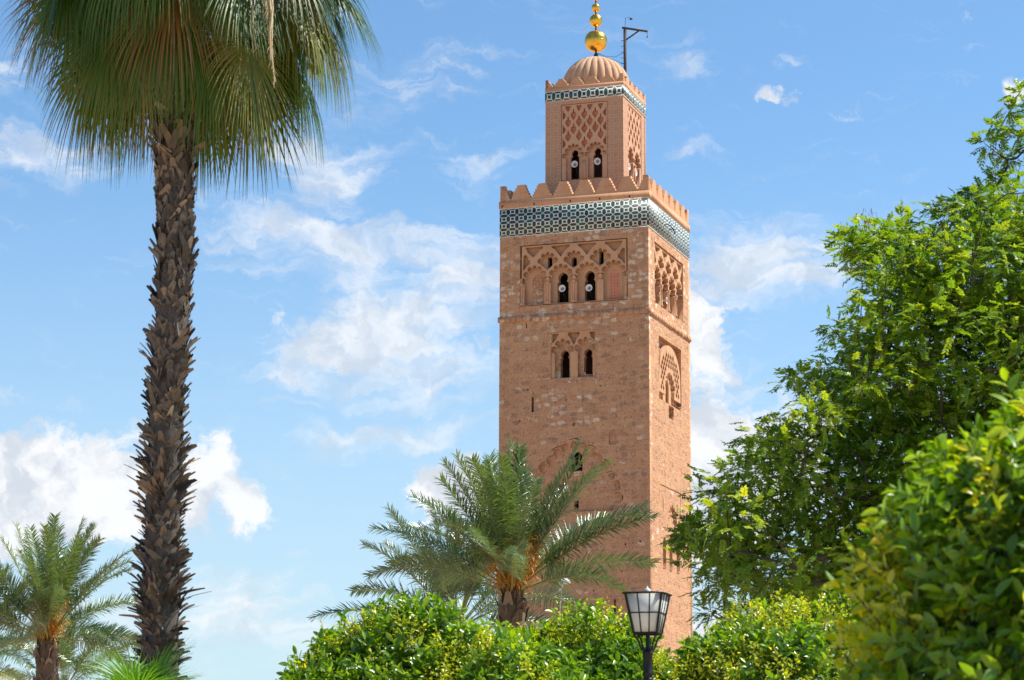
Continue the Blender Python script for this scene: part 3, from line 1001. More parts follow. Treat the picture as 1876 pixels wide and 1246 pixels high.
# --- lantern
L_ = 3.43
lan = []
pu = 2.05
sheet('x', 'F', L_, rect(-L_, 51, L_, 60.46), [rect(-pu, 53.55, pu, 60.2)], 0, .10, None, None, lan)
sheet('x', 'R', L_, rect(-L_+.102, 51, L_-.102, 60.46), [rect(-pu, 53.55, pu, 60.2)], 0, .10, None, None, lan)
join_meshes('lantern_wall', lan, M_PATTERN, T)
mb = MB()
mb.box((-L_, -L_+.1, 51), (-L_+.5, L_, 60.46))
mb.box((-L_+.5, L_-.5, 51), (L_, L_, 60.46))
mb.build('lantern_wall', M_PATTERN, T)
for f in ('F', 'R'):
    holes = []
    tops = []
    for c_ in (-.98, .96):
        holes.append(lobed(c_, 55.45, .70, 56.62, 7, 53.62, .62, 1.3))
    # arch bands: lattice above them
    def above(u_, z_):
        ok = True
        for c_ in (-.98, .96):
            t_ = abs(u_-c_)
            top = 57.28 - 1.75*(t_/1.0)**1.8
            ok &= z_ > top + .05
        return ok
    for j in range(5):
        for i in range(-3, 4):
            cu0 = (i + .5*(j % 2))*.955
            cz0 = 59.26 - j*.62
            hp = sebka_hole(cu0, cz0, 1.05, 1.04)
            if min(a_ for a_, e_ in hp) < -1.92 or max(a_ for a_, e_ in hp) > 1.92:
                if abs(cu0) > 2.0 or not all(above(a_, e_) for a_, e_ in hp):
                    continue
                sg_ = 1 if cu0 > 0 else -1
                hh = [(a_, e_) for a_, e_ in hp if sg_*a_ < 1.90]
                hp = [(sg_*1.92, cz0 - .34)] + sorted(hh, key=lambda q: q[1]) + [(sg_*1.92, cz0 + .46)]
                if len(hh) < 4:
                    continue
            if j >= 3:
                # the lowest row is cut off by the backs of the arches
                low = [(a_, e_) for a_, e_ in hp]
                if not all(above(a_, e_) for a_, e_ in low):
                    top_ = [(a_, e_) for a_, e_ in low if above(a_, e_) and e_ > cz0 - .06]
                    if len(top_) < 8 or abs(cu0) > 1.7:
                        continue
                    hp = top_
            holes.append(hp)
    for i in range(-2, 2):       # top row of trapezoids
        c_ = (i+.5)*.955
        holes.append([(c_ - .25, 60.06), (c_ - .20, 59.86), (c_, 59.52), (c_ + .20, 59.86), (c_ + .25, 60.06)])
    sheet('lattice_panel', f, L_, rect(-pu+.04, 53.6, pu-.04, 60.16), holes, .05, .29, M_LPLAIN, T)
    sal = [(-1.98, 55.9), (-1.7, 56.75), (-1.3, 57.1), (-.98, 57.2), (-.6, 57.05), (-.25, 56.7), (0, 56.45), (.25, 56.7), (.6, 57.05), (.96, 57.2), (1.3, 57.1), (1.7, 56.75), (1.98, 55.9), (1.98, 60.12), (-1.98, 60.12)]
    sheet('lattice_infill', f, L_, sal, [], .35, .025, M_SALMON, T)
    sheet('lantern_inner_wall', f, L_, rect(-pu-.1, 53.4, pu+.1, 60.25), [horseshoe(-.92, 53.69, 55.93, .30, .36, .2), horseshoe(1.08, 53.70, 55.93, .30, .38, .2)], .38, .25, M_LPLAIN, T)
    mb = MB()
    px_, py_, _ = face_pt(f, L_, -.01, 0, .06)
    mb.box((px_-.13, py_-.13, 53.6), (px_+.13, py_+.13, 55.2))
    mb.box((px_-.17, py_-.17, 55.2), (px_+.17, py_+.17, 55.32))
    mb.build('column', M_LPLAIN, T)
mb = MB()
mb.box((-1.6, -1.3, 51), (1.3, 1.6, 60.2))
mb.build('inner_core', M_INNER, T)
mb = MB()
ring(mb, L_, .03, 60.46, 60.56, .5)
mb.build('lantern_cornice', M_LPLAIN, T)
mb = MB()
mb.box((-L_-.03, -L_-.03, 60.56), (L_+.03, L_+.03, 61.42))
mb.build('tile_band', M_TILE2, T)
mb = MB()
ring(mb, L_, .042, 60.55, 60.60)
ring(mb, L_, .042, 61.39, 61.46)
mb.build('tile_trim', M_TRIM, T)
mb = MB()
ring(mb, L_, .03, 61.46, 61.80, .4)
mb.box((-L_+.4, -L_+.4, 61.3), (L_-.4, L_-.4, 61.62))
mb.build('parapet', M_PLASTER, T)
merlons(L_, 6, 61.80, 62.52, .26, .2, T, M_PLASTER)
# ribbed dome
mb = MB()
nr, ns, nl = 24, 26*8, 26
th = np.linspace(0, 2*PI, ns, endpoint=False)
rows = []
for i in range(nr+1):
    ph = (PI/2)*i/nr
    t_ = i/nr
    r0_ = 2.98*math.cos(ph)**.92
    z_ = 62.2 + 2.95*math.sin(ph)**.95
    lob = np.abs(np.sin(th*nl/2))
    rr_ = r0_*(1 - .085*(1-lob**.55)*min(1, (1-t_)*5))
    rows.append(np.stack([rr_*np.cos(th), rr_*np.sin(th), np.full(ns, z_)], -1))
base_row = rows[0].copy()
base_row[:, 2] = 61.6
rows = [base_row] + rows
nrr = len(rows)
idx = np.arange(nrr*ns).reshape(nrr, ns)
q = np.stack([idx[:-1], np.roll(idx, -1, 1)[:-1], np.roll(idx, -1, 1)[1:], idx[1:]], -1).reshape(-1, 4)
mb.add(np.concatenate(rows), q)
mb.build('dome', M_DOME, T, smooth=True)
# finial
mb = MB()
mb.lathe([(.12, 65.0), (.10, 65.2), (.19, 65.38), (.19, 65.45), (.09, 65.62), (.07, 65.8), (.06, 72.2), (0, 72.25)], 12)
fin_ = mb.build('finial', M_IRON, T, smooth=True)
for (zb, zt, rr_) in ((65.75, 67.60, .97), (67.97, 69.10, .545), (69.30, 70.07, .37), (70.30, 70.85, .26)):
    mb = MB()
    prof = []
    for i in range(25):
        a_ = -PI/2 + PI*i/24
        cc_, ss_ = math.cos(a_), math.sin(a_)
        prof.append((rr_*abs(cc_)**.86, (zb+zt)/2 + (zt-zb)/2*math.copysign(abs(ss_)**.93, ss_)))
    mb.lathe(prof, 40)
    mb.lathe([(rr_*1.003, (zb+zt)/2 - .012), (rr_*1.012, (zb+zt)/2), (rr_*1.003, (zb+zt)/2 + .012)], 40)
    mb.build('golden_ball', M_GOLD, fin_, smooth=True)


def tw_pt(x, y, z):
    """tower-local point to world"""
    c_, s_ = math.cos(TYAW), math.sin(TYAW)
    return (TX + c_*x - s_*y, TY + s_*x + c_*y, z)

# gibbet on the roof of the lantern
g0 = empty('flag_gibbet', tw_pt(1.9, 2.42, 61.62), TYAW)
tag(g0, 'dark wooden gibbet with braced arm and climbing pegs standing beside the dome', 'gibbet')
mb = MB()
mb.box((-.11, -.11, 0), (.11, .11, 6.75))
mb.build('post', M_WOOD, g0)
mb = MB()
Mx = Matrix.Translation((-.25, 0, 6.9)) @ Matrix.Rotation(R(14), 4, 'Y')
mb.box((0, -.08, -.10), (2.35, .08, .06), M=Mx)
mb.build('arm', M_WOOD, g0)
mb = MB()
mb.tube([(.1, 0, 5.75), (1.35, 0, 6.5)], .07, 6)
mb.build('brace', M_WOOD, g0)
mb = MB()
for i in range(7):
    z_ = 2.6 + i*.52
    mb = MB()
    mb.tube([(-.1, 0, z_), (-.34, 0, z_-.04), (-.36, 0, z_+.05)], .022, 5)
    mb.build('climbing_peg', M_IRON, g0)
mb = MB()
mb.tube([(2.0, 0, 6.35), (2.0, 0, 5.9)], .02, 5)
mb.lathe([(0, 5.72), (.06, 5.76), (.06, 5.86), (0, 5.92)], 8, (2.0, 0, 0))
mb.build('hook', M_IRON, g0)
mb = MB()
mb.tube([(.0, 0, 6.8), (.06, 0, 7.75), (.45, 0, 7.72)], .02, 5)
mb.lathe([(0, 7.74), (.05, 7.7), (.15, 7.55), (.13, 7.55), (.04, 7.66)], 10, (.55, 0, 0))
mb.build('small_lamp', M_IRON, g0)
mb = MB()
mb.tube([(-.12, 0, 4.6), (-.7, -.7, 4.05), (-1.3, -1.5, 3.95), (-1.9, -2.42, 4.03)], .018, 4)
mb.tube([(-.12, 0, 3.6), (-.9, -1.1, 3.75), (-1.9, -2.42, 4.0)], .018, 4)
mb.build('stay_wire', M_IRON, g0)

# loudspeakers in the windows
spk = [('F', H, -1.06, 43.70, 0., .29, 'round white horn loudspeaker in left arched window under the wide green tile band'),
       ('F', H, 1.25, 43.60, 0., .29, 'round white horn loudspeaker in right arched window under the wide green tile band'),
       ('F', L_, -.93, 55.0, -.1, .29, 'white horn loudspeaker in the left keyhole window of the top lantern'),
       ('F', L_, 1.08, 55.08, .5, .29, 'tilted white horn loudspeaker in the right keyhole window of the top lantern'),
       ('R', H, -2.45, 43.35, 0., .27, 'horn loudspeaker on the sunlit side of the tall shaft, nearer the corner'),
       ('R', H, -.45, 43.35, 0., .27, 'horn loudspeaker on the sunlit side of the tall shaft, farther from the corner'),
       ('R', L_, -1.2, 54.93, 0., .27, 'horn loudspeaker on the sunlit side of the lantern, nearer the corner'),
       ('R', L_, .88, 54.95, 0., .27, 'horn loudspeaker on the sunlit side of the lantern, farther from the corner')]
first = None
for f, Hh, u_, z_, tl, rr_, lab in spk:
    dd_ = .22 if f == 'F' else .12
    pos = tw_pt(*face_pt(f, Hh, u_, z_, dd_ + .05))
    if first is None:
        o = empty('loudspeaker')
        ax = np.array([[1, 0, 0], [0, 0, -1], [0, 1, 0]])       # local Z -> -Y
        mb = MB()
        mb.lathe([(.05, -.38), (.07, -.2), (.12, -.08), (.20, 0), (.285, .05), (.30, .04), (.29, .02), (.21, -.03), (.13, -.10), (.08, -.22), (.06, -.4)], 28, axis=ax)
        mb.build('horn', M_HORN, o, smooth=True)
        mb = MB()
        mb.lathe([(0, .0), (.05, -.01), (.075, -.06), (.075, -.16), (.0, -.2)], 16, axis=ax)
        mb.lathe([(0, -.36), (.11, -.37), (.12, -.55), (0, -.56)], 16, axis=ax)
        mb.build('driver', M_DARKMETAL, o, smooth=True)
        mb = MB()
        mb.tube([(0, .45, 0), (0, .46, -.5), (0, .7, -.85)], .025, 6)
        mb.build('bracket', M_IRON, o)
        first = o
    else:
        o = first.copy()
        COL.objects.link(o)
        for ch in first.children:
            c2 = ch.copy()
            COL.objects.link(c2)
            c2.parent = o
    o.location = pos
    o.rotation_euler = (tl*.5, tl*.5, TYAW + (PI/2 if f == 'R' else 0) + tl*.25)
    tag(o, lab, 'loudspeaker', 'horn loudspeakers hung in the minaret windows')

# ------------------------------------------------------------------ vegetation
def unit(v):
    return v/(np.linalg.norm(v, axis=-1, keepdims=True) + 1e-9)


def boots(mb, axis_pts, rad, n, L, Wd, out=.55, up=.9, cross=.55, bend=.8, tfun=None):
    """old leaf bases all round a trunk given by its axis polyline and radii"""
    P = np.asarray(axis_pts, float)
    zs = P[:, 2]
    t = (np.arange(n) + rng.random(n))/n
    z = zs[0] + (zs[-1]-zs[0])*t
    cx = np.interp(z, zs, P[:, 0])
    cy = np.interp(z, zs, P[:, 1])
    rr = np.interp(z, zs, rad)
    z = z + rng.normal(0, .05, n)
    ang = np.arange(n)*2.39996 + rng.normal(0, .9, n)
    o = np.stack([np.cos(ang), np.sin(ang), np.zeros(n)], -1)
    tg = np.stack([-np.sin(ang), np.cos(ang), np.zeros(n)], -1)
    base = np.stack([cx, cy, z], -1) + o*(rr*.93)[:, None]
    cr = np.where(rng.random(n) < .5, 1, -1)*cross*rng.uniform(.1, 1.5, n)
    d = unit(o*(out*rng.uniform(.2, 1.7, n))[:, None] + tg*cr[:, None] + np.array([0, 0, up]))
    side = np.cross(d, o) + rng.normal(0, .28, (n, 3))
    tint = rng.beta(2, 2.6, n) if tfun is None else tfun(t, rng)
    lf = rng.uniform(.6, 1.25, n)*(1 + .28*np.sin(z*5.1) + .15*np.sin(z*11.3 + 2))
    bd = unit(o - np.array([0, 0, .15]))
    mb.leaves(base - d*.05, d, side, L*lf, Wd*rng.uniform(.4, 1.15, n)*np.clip(.62 + .6*t, 0, 1), bd, bend*rng.uniform(.3, 1.4, n)*np.clip(3.6 - 5.2*t, .35, 3.6), 0.,
              ((0, 1.25), (.3, 1.0), (.6, .8), (.85, .66), (1., .45)), .3, tint)


def fan_leaf(mb, hub, A, S, Lb, nseg, spread, droop, tint, fuse=.33, stiff=False):
    N_ = np.cross(S, A)
    ph = np.linspace(-spread, spread, nseg)
    dph = ph[1] - ph[0]
    d = np.cos(ph)[:, None]*A + np.sin(ph)[:, None]*S + rng.normal(0, .015, (nseg, 3))
    d = d + N_*(-.10*np.abs(np.sin(ph)))[:, None]
    side = -np.sin(ph)[:, None]*A + np.cos(ph)[:, None]*S
    LL = Lb*(.78 + .22*np.cos(ph))*rng.uniform(.93, 1.05, nseg)
    wmax = 2*fuse*Lb*math.tan(dph/2)*.98
    prof = ((0, .08), (.17, .55), (fuse, 1.), (.5, .72), (.68, .5), (.84, .28), (1., .05))
    mb.leaves(np.repeat(hub[None], nseg, 0), d, side, LL, wmax, None, droop*rng.uniform(.8, 1.25, nseg), fuse*.9, prof, .35, np.clip(tint + rng.normal(0, .05, nseg), 0, 1))


def fan_crown(C, nleaf, pet, blade, emin, emax, nseg, droop, seed, old=.3, gap=None):
    global rng
    rng = np.random.default_rng(seed)
    mb, ms = MB(), MB()
    for i in range(nleaf):
        t = (i + .5)/nleaf
        ev = emin + (emax-emin)*t**.9 + rng.normal(0, 5)
        azm = i*2.39996 + rng.normal(0, .2)
        h = np.array([math.cos(azm), math.sin(azm), 0.])
        S = np.array([-math.sin(azm), math.cos(azm), 0.])
        e = R(ev)
        Pd = h*math.cos(e) + np.array([0, 0, math.sin(e)])
        pl = pet*rng.uniform(.8, 1.15)
        st = C + np.array([0, 0, (t-.5)*.5])
        p1 = st + Pd*pl*.55
        e2 = e - R(12)
        P2 = h*math.cos(e2) + np.array([0, 0, math.sin(e2)])
        hub = p1 + P2*pl*.5
        tn = rng.uniform(.0, .5)
        if t < old:
            tn = rng.choice([.3, .5, .68, .75, .86], p=[.42, .36, .13, .07, .02])
        ms.tube([st + Pd*.1, p1, hub], [.026, .016, .012], 5, .45)
        ea = e2 - R(rng.uniform(14, 50) if ev > -20 else rng.uniform(5, 40))
        ea = max(ea, R(-88))
        A = h*math.cos(ea) + np.array([0, 0, math.sin(ea)])
        tw = rng.normal(0, .4)
        S2 = unit(S*math.cos(tw) + np.cross(A, S)*math.sin(tw))
        fan_leaf(mb, hub, A, S2, blade*rng.uniform(.82, 1.12), nseg, R(rng.uniform(85, 120)), droop*rng.uniform(.35, 1.25), tn)
    return mb, ms

# tall fan palm, 26 m away
PD = 26.
axis = [at(296, 1420, PD), at(290, 1246, PD), at(296, 1100, PD), at(299, 900, PD), at(305, 750, PD), at(314, 600, PD), at(320, 450, PD), at(321, 300, PD), at(324, 180, PD), at(334, 20, PD), at(350, -90, PD)]
base = axis[0].copy()
base[2] = 0
axis = [base] + axis
radii = [.28, .235, .205, .195, .188, .18, .178, .185, .20, .21, .20, .15]
palm = empty('fan_palm', tuple(base))
tag(palm, 'tall fan palm with shaggy brown trunk cut off by the top edge', 'palm tree')
mb = MB()
mb.tube(axis, radii, 20, .22)


def tf(t, r_):
    n_ = len(t)
    up_ = np.clip((t-.62)/.3, 0, 1)
    return np.clip(.06 + r_.beta(2., 3.2, n_)*.8 + up_*(.12 + .3*r_.random(n_)) + (r_.random(n_) < .15)*.3, 0, 1)

boots(mb, axis[1:], radii[1:], 2100, .19, .10, .24, 1.0, .75, .55, tf)
sel = [a_ for a_ in axis if a_[2] < 7.2]
boots(mb, axis[1:6], radii[1:6], 190, .27, .075, .8, .75, .3, 1.3, tf)
mb.build('trunk', M_BOOT, palm, base)
Cp = at(352, -76, PD)
mb, ms = fan_crown(Cp, 165, 1.40, 1.24, -52, 82, 50, 3.3, 11, .30)
mb.build('crown', M_FAN, palm, base)
ms.build('leaf_stalks', M_STEM, palm, base)
mb = MB()
rng = np.random.default_rng(5)
for (x0, y0, x1, y1, dy) in ((478, -60, 503, 150, -1.5), (487, -60, 496, 110, -1.55), (440, -40, 470, 90, -1.4)):
    a_, b_ = at(x0, y0, PD+dy), at(x1, y1, PD+dy)
    m_ = (a_+b_)/2 + np.array([.05, -.05, .04])
    mb.tube([a_, (a_+m_)/2 + [.02, 0, 0], m_, (m_+b_)/2 - [.02, 0, 0], b_], [.016, .014, .012, .009, .005], 5, .95)
    nn = 60
    tt = rng.random(nn)
    bp = a_ + (b_-a_)*tt[:, None]
    mb.leaves(bp, rng.normal(0, .5, (nn, 3)) - [0, 0, .8], rng.normal(0, 1, (nn, 3)), rng.uniform(.05, .14, nn), .006, None, 1., 0., ((0, 1), (.5, 1), (1, .5)), 0., .8)
mb.build('flower_stalk', M_STEM, palm, base)


def date_palm(C, base, s, nfr, seed, label, dead=3, fruit=2, emax=86, emin=-12, tb=0., fruit_az=None, azoff=0.):
    global rng
    rng = np.random.default_rng(seed)
    o = empty('date_palm', tuple(base))
    tag(o, label, 'palm tree', 'date palms')
    mb = MB()
    ax_ = [base, base*.5 + C*.5 + [0, 0, 0], C - [0, 0, .35*s], C]
    rd = [.26*s, .22*s, .25*s, .12*s]
    mb.tube(ax_, rd, 14, .3)
    boots(mb, ax_, rd, 420, .20*s, .15*s, .3, 1., .15, .8)
    mb.build('trunk', M_DATEBARK, o, base)
    mb, ms = MB(), MB()
    for i in range(nfr):
        t = (i+.5)/nfr
        ev = emin + (emax-emin)*t**.95 + rng.normal(0, 5)
        azm = i*2.39996 + azoff + rng.normal(0, .25)
        h = np.array([math.cos(azm), math.sin(azm), 0.])
        e = R(ev)
        Lf = s*rng.uniform(2.45, 3.05)*(.82 + .18*math.cos(e))
        n_ = 24
        cur = h*math.cos(e) + np.array([0, 0, math.sin(e)])
        S0 = np.array([-math.sin(azm), math.cos(azm), 0.])
        pts = [C + h*.08*s + np.array([0, 0, (t-.4)*.35*s])]
        drp = rng.uniform(.35, .85)*(.35 + .65*max(0, math.cos(e)))
        sb = rng.normal(0, .15)
        for k in range(n_):
            cur = unit(cur + np.array([0, 0, -1.])*drp*.055*(.4 + 1.2*k/n_) + S0*sb*.03)
            pts.append(pts[-1] + cur*Lf/n_)
        pts = np.array(pts)
        ms.tube(pts, np.linspace(.018, .003, len(pts))*s, 5, .22)
        # leaflets
        nl_ = 92
        tt = np.repeat(np.linspace(.24, .995, nl_), 2)
        sg = np.tile([1., -1.], nl_)
        k_ = tt*(len(pts)-1)
        i0 = np.clip(k_.astype(int), 0, len(pts)-2)
        fr = (k_-i0)[:, None]
        bp = pts[i0]*(1-fr) + pts[i0+1]*fr
        Tn = unit(pts[i0+1]-pts[i0])
        S = unit(np.cross(Tn, np.array([0, 0, 1.])) + 1e-6)
        if ev > 78:
            S = unit(S*.2 + S0)
        U = np.cross(S, Tn)
        roll = rng.choice([-1, 1])*R(rng.uniform(25, 65))*max(.25, math.cos(e))
        S, U = S*math.cos(roll) + U*math.sin(roll), U*math.cos(roll) - S*math.sin(roll)
        nn = len(tt)
        vang = rng.choice([-.1, .7, .3], nn) + rng.normal(0, .08, nn)
        fwd = .62 + .75*tt**2.5
        d = unit(S*sg[:, None] + Tn*fwd[:, None] + U*vang[:, None])
        ll = s*.37*(.42 + .58*np.sin(np.clip(tt, .0, 1)**.75*PI*.9 + .15))*rng.uniform(.8, 1.12, nn)
        brown = (t < dead/nfr)
        tn = np.clip(rng.normal(.32 + .3*t, .13, nn) + (.55 if brown else 0) + tb, 0, 1)
        mb.leaves(bp, d, np.cross(d, U + 1e-3) + U*.25*sg[:, None], ll, .021*s, None, rng.uniform(.0, .5, nn), 0., ((0, .5), (.3, 1), (.7, .8), (1, .06)), .5, tn)
    mb.build('crown', M_DATE, o, base)
    ms.build('frond_stalks', M_STEM, o, base)
    for j in range(fruit):
        azm = (fruit_az[j] if fruit_az else rng.uniform(0, 6.28))
        mb = MB()
        h = np.array([math.cos(azm), math.sin(azm), 0.])
        st = C + h*.1*s
        tip = C + h*.34*s + np.array([0, 0, .85*s])
        mb.tube([C, st*.5 + tip*.5 - h*.03, tip], [.02*s, .018*s, .014*s], 5, .5)
        nn = 190
        tt = rng.random(nn)
        bp = st + (tip-st)*(.15 + .85*tt[:, None]) + rng.normal(0, .03*s, (nn, 3))
        dd_ = unit(h*.7 + rng.normal(0, .55, (nn, 3)) + [0, 0, .35])
        mb.leaves(bp, dd_, rng.normal(0, 1, (nn, 3)), rng.uniform(.25, .45, nn)*s, .016*s, None, 1.6, 0., ((0, .6), (.3, 1), (.6, 1), (.8, 1), (1, .6)), .6, rng.random(nn))
        mb.build('fruit_cluster', M_FRUIT, o, base)
    return o

Cc = at(938, 1075, 42)
bb = at(940, 1300, 42)
bb[2] = 0
date_palm(Cc, bb, .97, 46, 21, 'large date palm with orange fruit stalks standing in front of the minaret', 0, 4, fruit_az=[-.5, -1.1, -1.6, -2.6], emin=17, azoff=.9)
Cc = at(838, 1150, 46)
bb = Cc.copy()
bb[2] = 0
date_palm(Cc, bb, .95, 32, 33, 'dark lower date palm behind the left side of the large date palm', 2, 0, 80, -8, -.25)
Cc = at(88, 1165, 55)
bb = at(84, 1250, 55)
bb[2] = 0
date_palm(Cc, bb, 1.0, 44, 45, 'date palm with orange fruit stalks near the bottom left corner', 0, 3, fruit_az=[-.8, -2.2, -1.5], emin=8)
Cc = at(-45, 1205, 60)
bb = Cc.copy()
bb[2] = 0
date_palm(Cc, bb, .9, 30, 57, 'date palm cut off by the lower left edge, only some fronds showing', 2, 0)
Cc = at(120, 1262, 64)
bb = Cc.copy()
bb[2] = 0
date_palm(Cc, bb, .8, 26, 63, 'small date palm low behind the trunk of the bottom left date palm', 2, 0)

# low young fan palm by the foot of the tall one
fp_base = at(262, 1372, 22)
fpC = fp_base.copy()
fp_base[2] = 0
fp = empty('young_fan_palm', tuple(fp_base))
tag(fp, 'bright green young fan palm whose leaf tips show at the foot of the tall trunk', 'palm tree')
mb, ms = fan_crown(fpC, 22, .42, .50, 20, 88, 34, .5, 71, 0.)
mb.build('crown', M_FANGREEN, fp, fp_base)
ms.build('leaf_stalks', M_STEM, fp, fp_base)
mb = MB()
mb.tube([fp_base, fpC], [.16, .13], 12, .3)
boots(mb, [fp_base, fpC], [.16, .13], 200, .16, .07)
mb.build('trunk', M_BOOT, fp, fp_base)


def lump(P, f=2.2, ph=0.):
    return (np.sin(P[:, 0]*f + ph) * np.sin(P[:, 1]*f*1.13 + ph*1.7) + np.sin(P[:, 2]*f*1.27 + ph*.6)*np.sin(P[:, 0]*f*.71 + P[:, 1]*f*.6 + 1.3 + ph))*.5


def skeleton(mb, base, fork, tips, r0, sag=.05, tint=.4, k=6):
    """grow limbs from the fork to every tip, each joining the nearest limb already there"""
    nodes = [np.array(base), np.array(base)*.5 + np.array(fork)*.5, np.array(fork)]
    par = [-1, 0, 1]
    order = np.argsort(np.linalg.norm(tips - fork, axis=1))
    for i in order:
        tp = tips[i]
        A = np.array(nodes)
        df = np.linalg.norm(A - fork, axis=1)
        dd = np.linalg.norm(A - tp, axis=1) + .35*df*0 + np.where(df > np.linalg.norm(tp - fork), 1.5, 0)
        dd[:2] = 1e9
        j = int(np.argmin(dd))
        n_ = max(2, int(dd[j]/.35))
        prev = j
        for q in range(1, n_+1):
            f_ = q/n_
            p_ = A[j]*(1-f_) + tp*f_ + rng.normal(0, .03, 3) + np.array([0, 0, sag*math.sin(PI*f_)*dd[j]])
            nodes.append(p_)
            par.append(prev)
            prev = len(nodes)-1
    n = len(nodes)
    load = np.ones(n)
    for i in range(n-1, 0, -1):
        load[par[i]] += load[i]
    nodes = np.array(nodes)
    rad = np.clip(r0*(load/load[0])**.46, .006, None)
    for i in range(1, n):
        mb.tube([nodes[par[i]], nodes[i]], [rad[par[i]] if par[i] > 0 or i < 3 else rad[i], rad[i]], k if rad[i] > .03 else 4, tint, caps=False)
    return nodes


def citrus_tree(C, rad, nshoot, leafL, seed, label, front=.0, young=.25, group='orange trees', trunk_r=.07, interior=.35, sun_patches=(), tb=0., ysz=(.28, .6)):
    global rng
    rng = np.random.default_rng(seed)
    C = np.array(C)
    base = np.array([C[0], C[1], 0.])
    o = empty('orange_tree', tuple(base))
    tag(o, label, 'orange tree', group)
    rad = np.array(rad)
    n = nshoot
    dirs = unit(rng.normal(0, 1, (n*2, 3)))
    dirs = dirs[dirs[:, 2] > -.55][:n]
    n = len(dirs)
    rr = np.where(rng.random(n) < interior, rng.uniform(.45, .95, n), rng.uniform(.9, 1.03, n))
    P = dirs*rr[:, None]
    lum = lump(dirs*3.2, 1.6, seed) + .6*lump(dirs*3.2, 4.1, seed*1.3)
    P = P*(1 + .10*lum)[:, None]
    P = C + P*rad
    mb, mw = MB(), MB()
    nl = 8
    out = unit(dirs*rad[::-1].mean() + [0, 0, .55] + rng.normal(0, .35, dirs.shape))
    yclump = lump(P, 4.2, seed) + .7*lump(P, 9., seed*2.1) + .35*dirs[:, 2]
    for c_, r_, a_ in sun_patches:  # extra yellow leaf colour painted in to stand for sunlit patches of the crown
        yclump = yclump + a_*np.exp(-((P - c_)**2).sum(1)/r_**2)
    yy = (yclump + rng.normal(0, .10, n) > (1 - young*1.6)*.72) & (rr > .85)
    shl = leafL*np.where(yy, 1.9, 1.7)*rng.uniform(.7, 1.3, n)
    tip = P + out*shl[:, None]
    mw.leaves(P - out*shl[:, None]*.3, out, rng.normal(0, 1, (n, 3)), shl*1.3, .006, None, 0., 0., ((0, 1), (.5, 1), (1, .6)), .8, .3)
    rr2 = np.repeat(np.arange(n), nl)
    k = np.tile(np.arange(nl), n)
    f = (k+.5)/nl
    bp = P[rr2] + out[rr2]*(shl[rr2]*f)[:, None]
    a = unit(np.cross(out, rng.normal(0, 1, (n, 3))))
    b_ = np.cross(out, a)
    th = k*2.4 + np.repeat(rng.uniform(0, 6.28, n), nl) + rng.normal(0, .3, n*nl)
    ro = np.cos(th)[:, None]*a[rr2] + np.sin(th)[:, None]*b_[rr2]
    d = unit(out[rr2]*(.45 + .8*f)[:, None] + ro + [0, 0, .15] + rng.normal(0, .15, (n*nl, 3)))
    side = np.cross(d, out[rr2] + rng.normal(0, .35, (n*nl, 3)))
    y2 = yy[rr2]
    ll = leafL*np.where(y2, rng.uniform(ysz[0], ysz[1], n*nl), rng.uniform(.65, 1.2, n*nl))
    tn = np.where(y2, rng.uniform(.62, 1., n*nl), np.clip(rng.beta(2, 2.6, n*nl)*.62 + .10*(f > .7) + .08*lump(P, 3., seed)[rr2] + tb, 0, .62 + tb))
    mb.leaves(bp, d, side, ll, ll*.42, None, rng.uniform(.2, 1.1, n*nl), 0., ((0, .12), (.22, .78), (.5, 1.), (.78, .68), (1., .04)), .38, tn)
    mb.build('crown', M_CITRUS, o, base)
    tips = C + unit(rng.normal(0, 1, (60, 3)))*[1, 1, .8]*rad*rng.uniform(.5, .9, (60, 1))
    tips = tips[tips[:, 2] > C[2]-rad[2]*.6]
    skeleton(mw, base, C - [0, 0, rad[2]*.75], tips, trunk_r)
    mw.build('trunk', M_BARK, o, base)
    return o

D1 = 24.
s1 = D1/FPX
cA = at(800, 1446, D1)
citrus_tree(cA, (335*s1, 1.5, 290*s1), 9000, .105, 81, 'broad rounded orange tree at the bottom centre below the date palms', young=.30)
cB = at(1075, 1448, D1+.5)
citrus_tree(cB, (235*s1, 1.3, 285*s1), 6500, .105, 92, 'orange tree at the foot of the minaret just left of the lamp post', young=.30)
cC = at(1430, 1452, D1+.5)
citrus_tree(cC, (240*s1, 1.4, 318*s1), 7000, .105, 103, 'orange tree between the lamp post and the blurred near tree', young=.42)
DN = 9.
sN = DN/FPX
cN = at(2105, 1365, DN)
citrus_tree(cN, (505*sN, .9, 640*sN), 5200, .085, 118, 'large blurred orange tree very near at the bottom right corner', young=.05, interior=.5, tb=.05, ysz=(.45, .95), sun_patches=[(at(1770, 960, DN-.42), .18, 1.1), (at(1860, 830, DN-.25), .17, 1.3)])

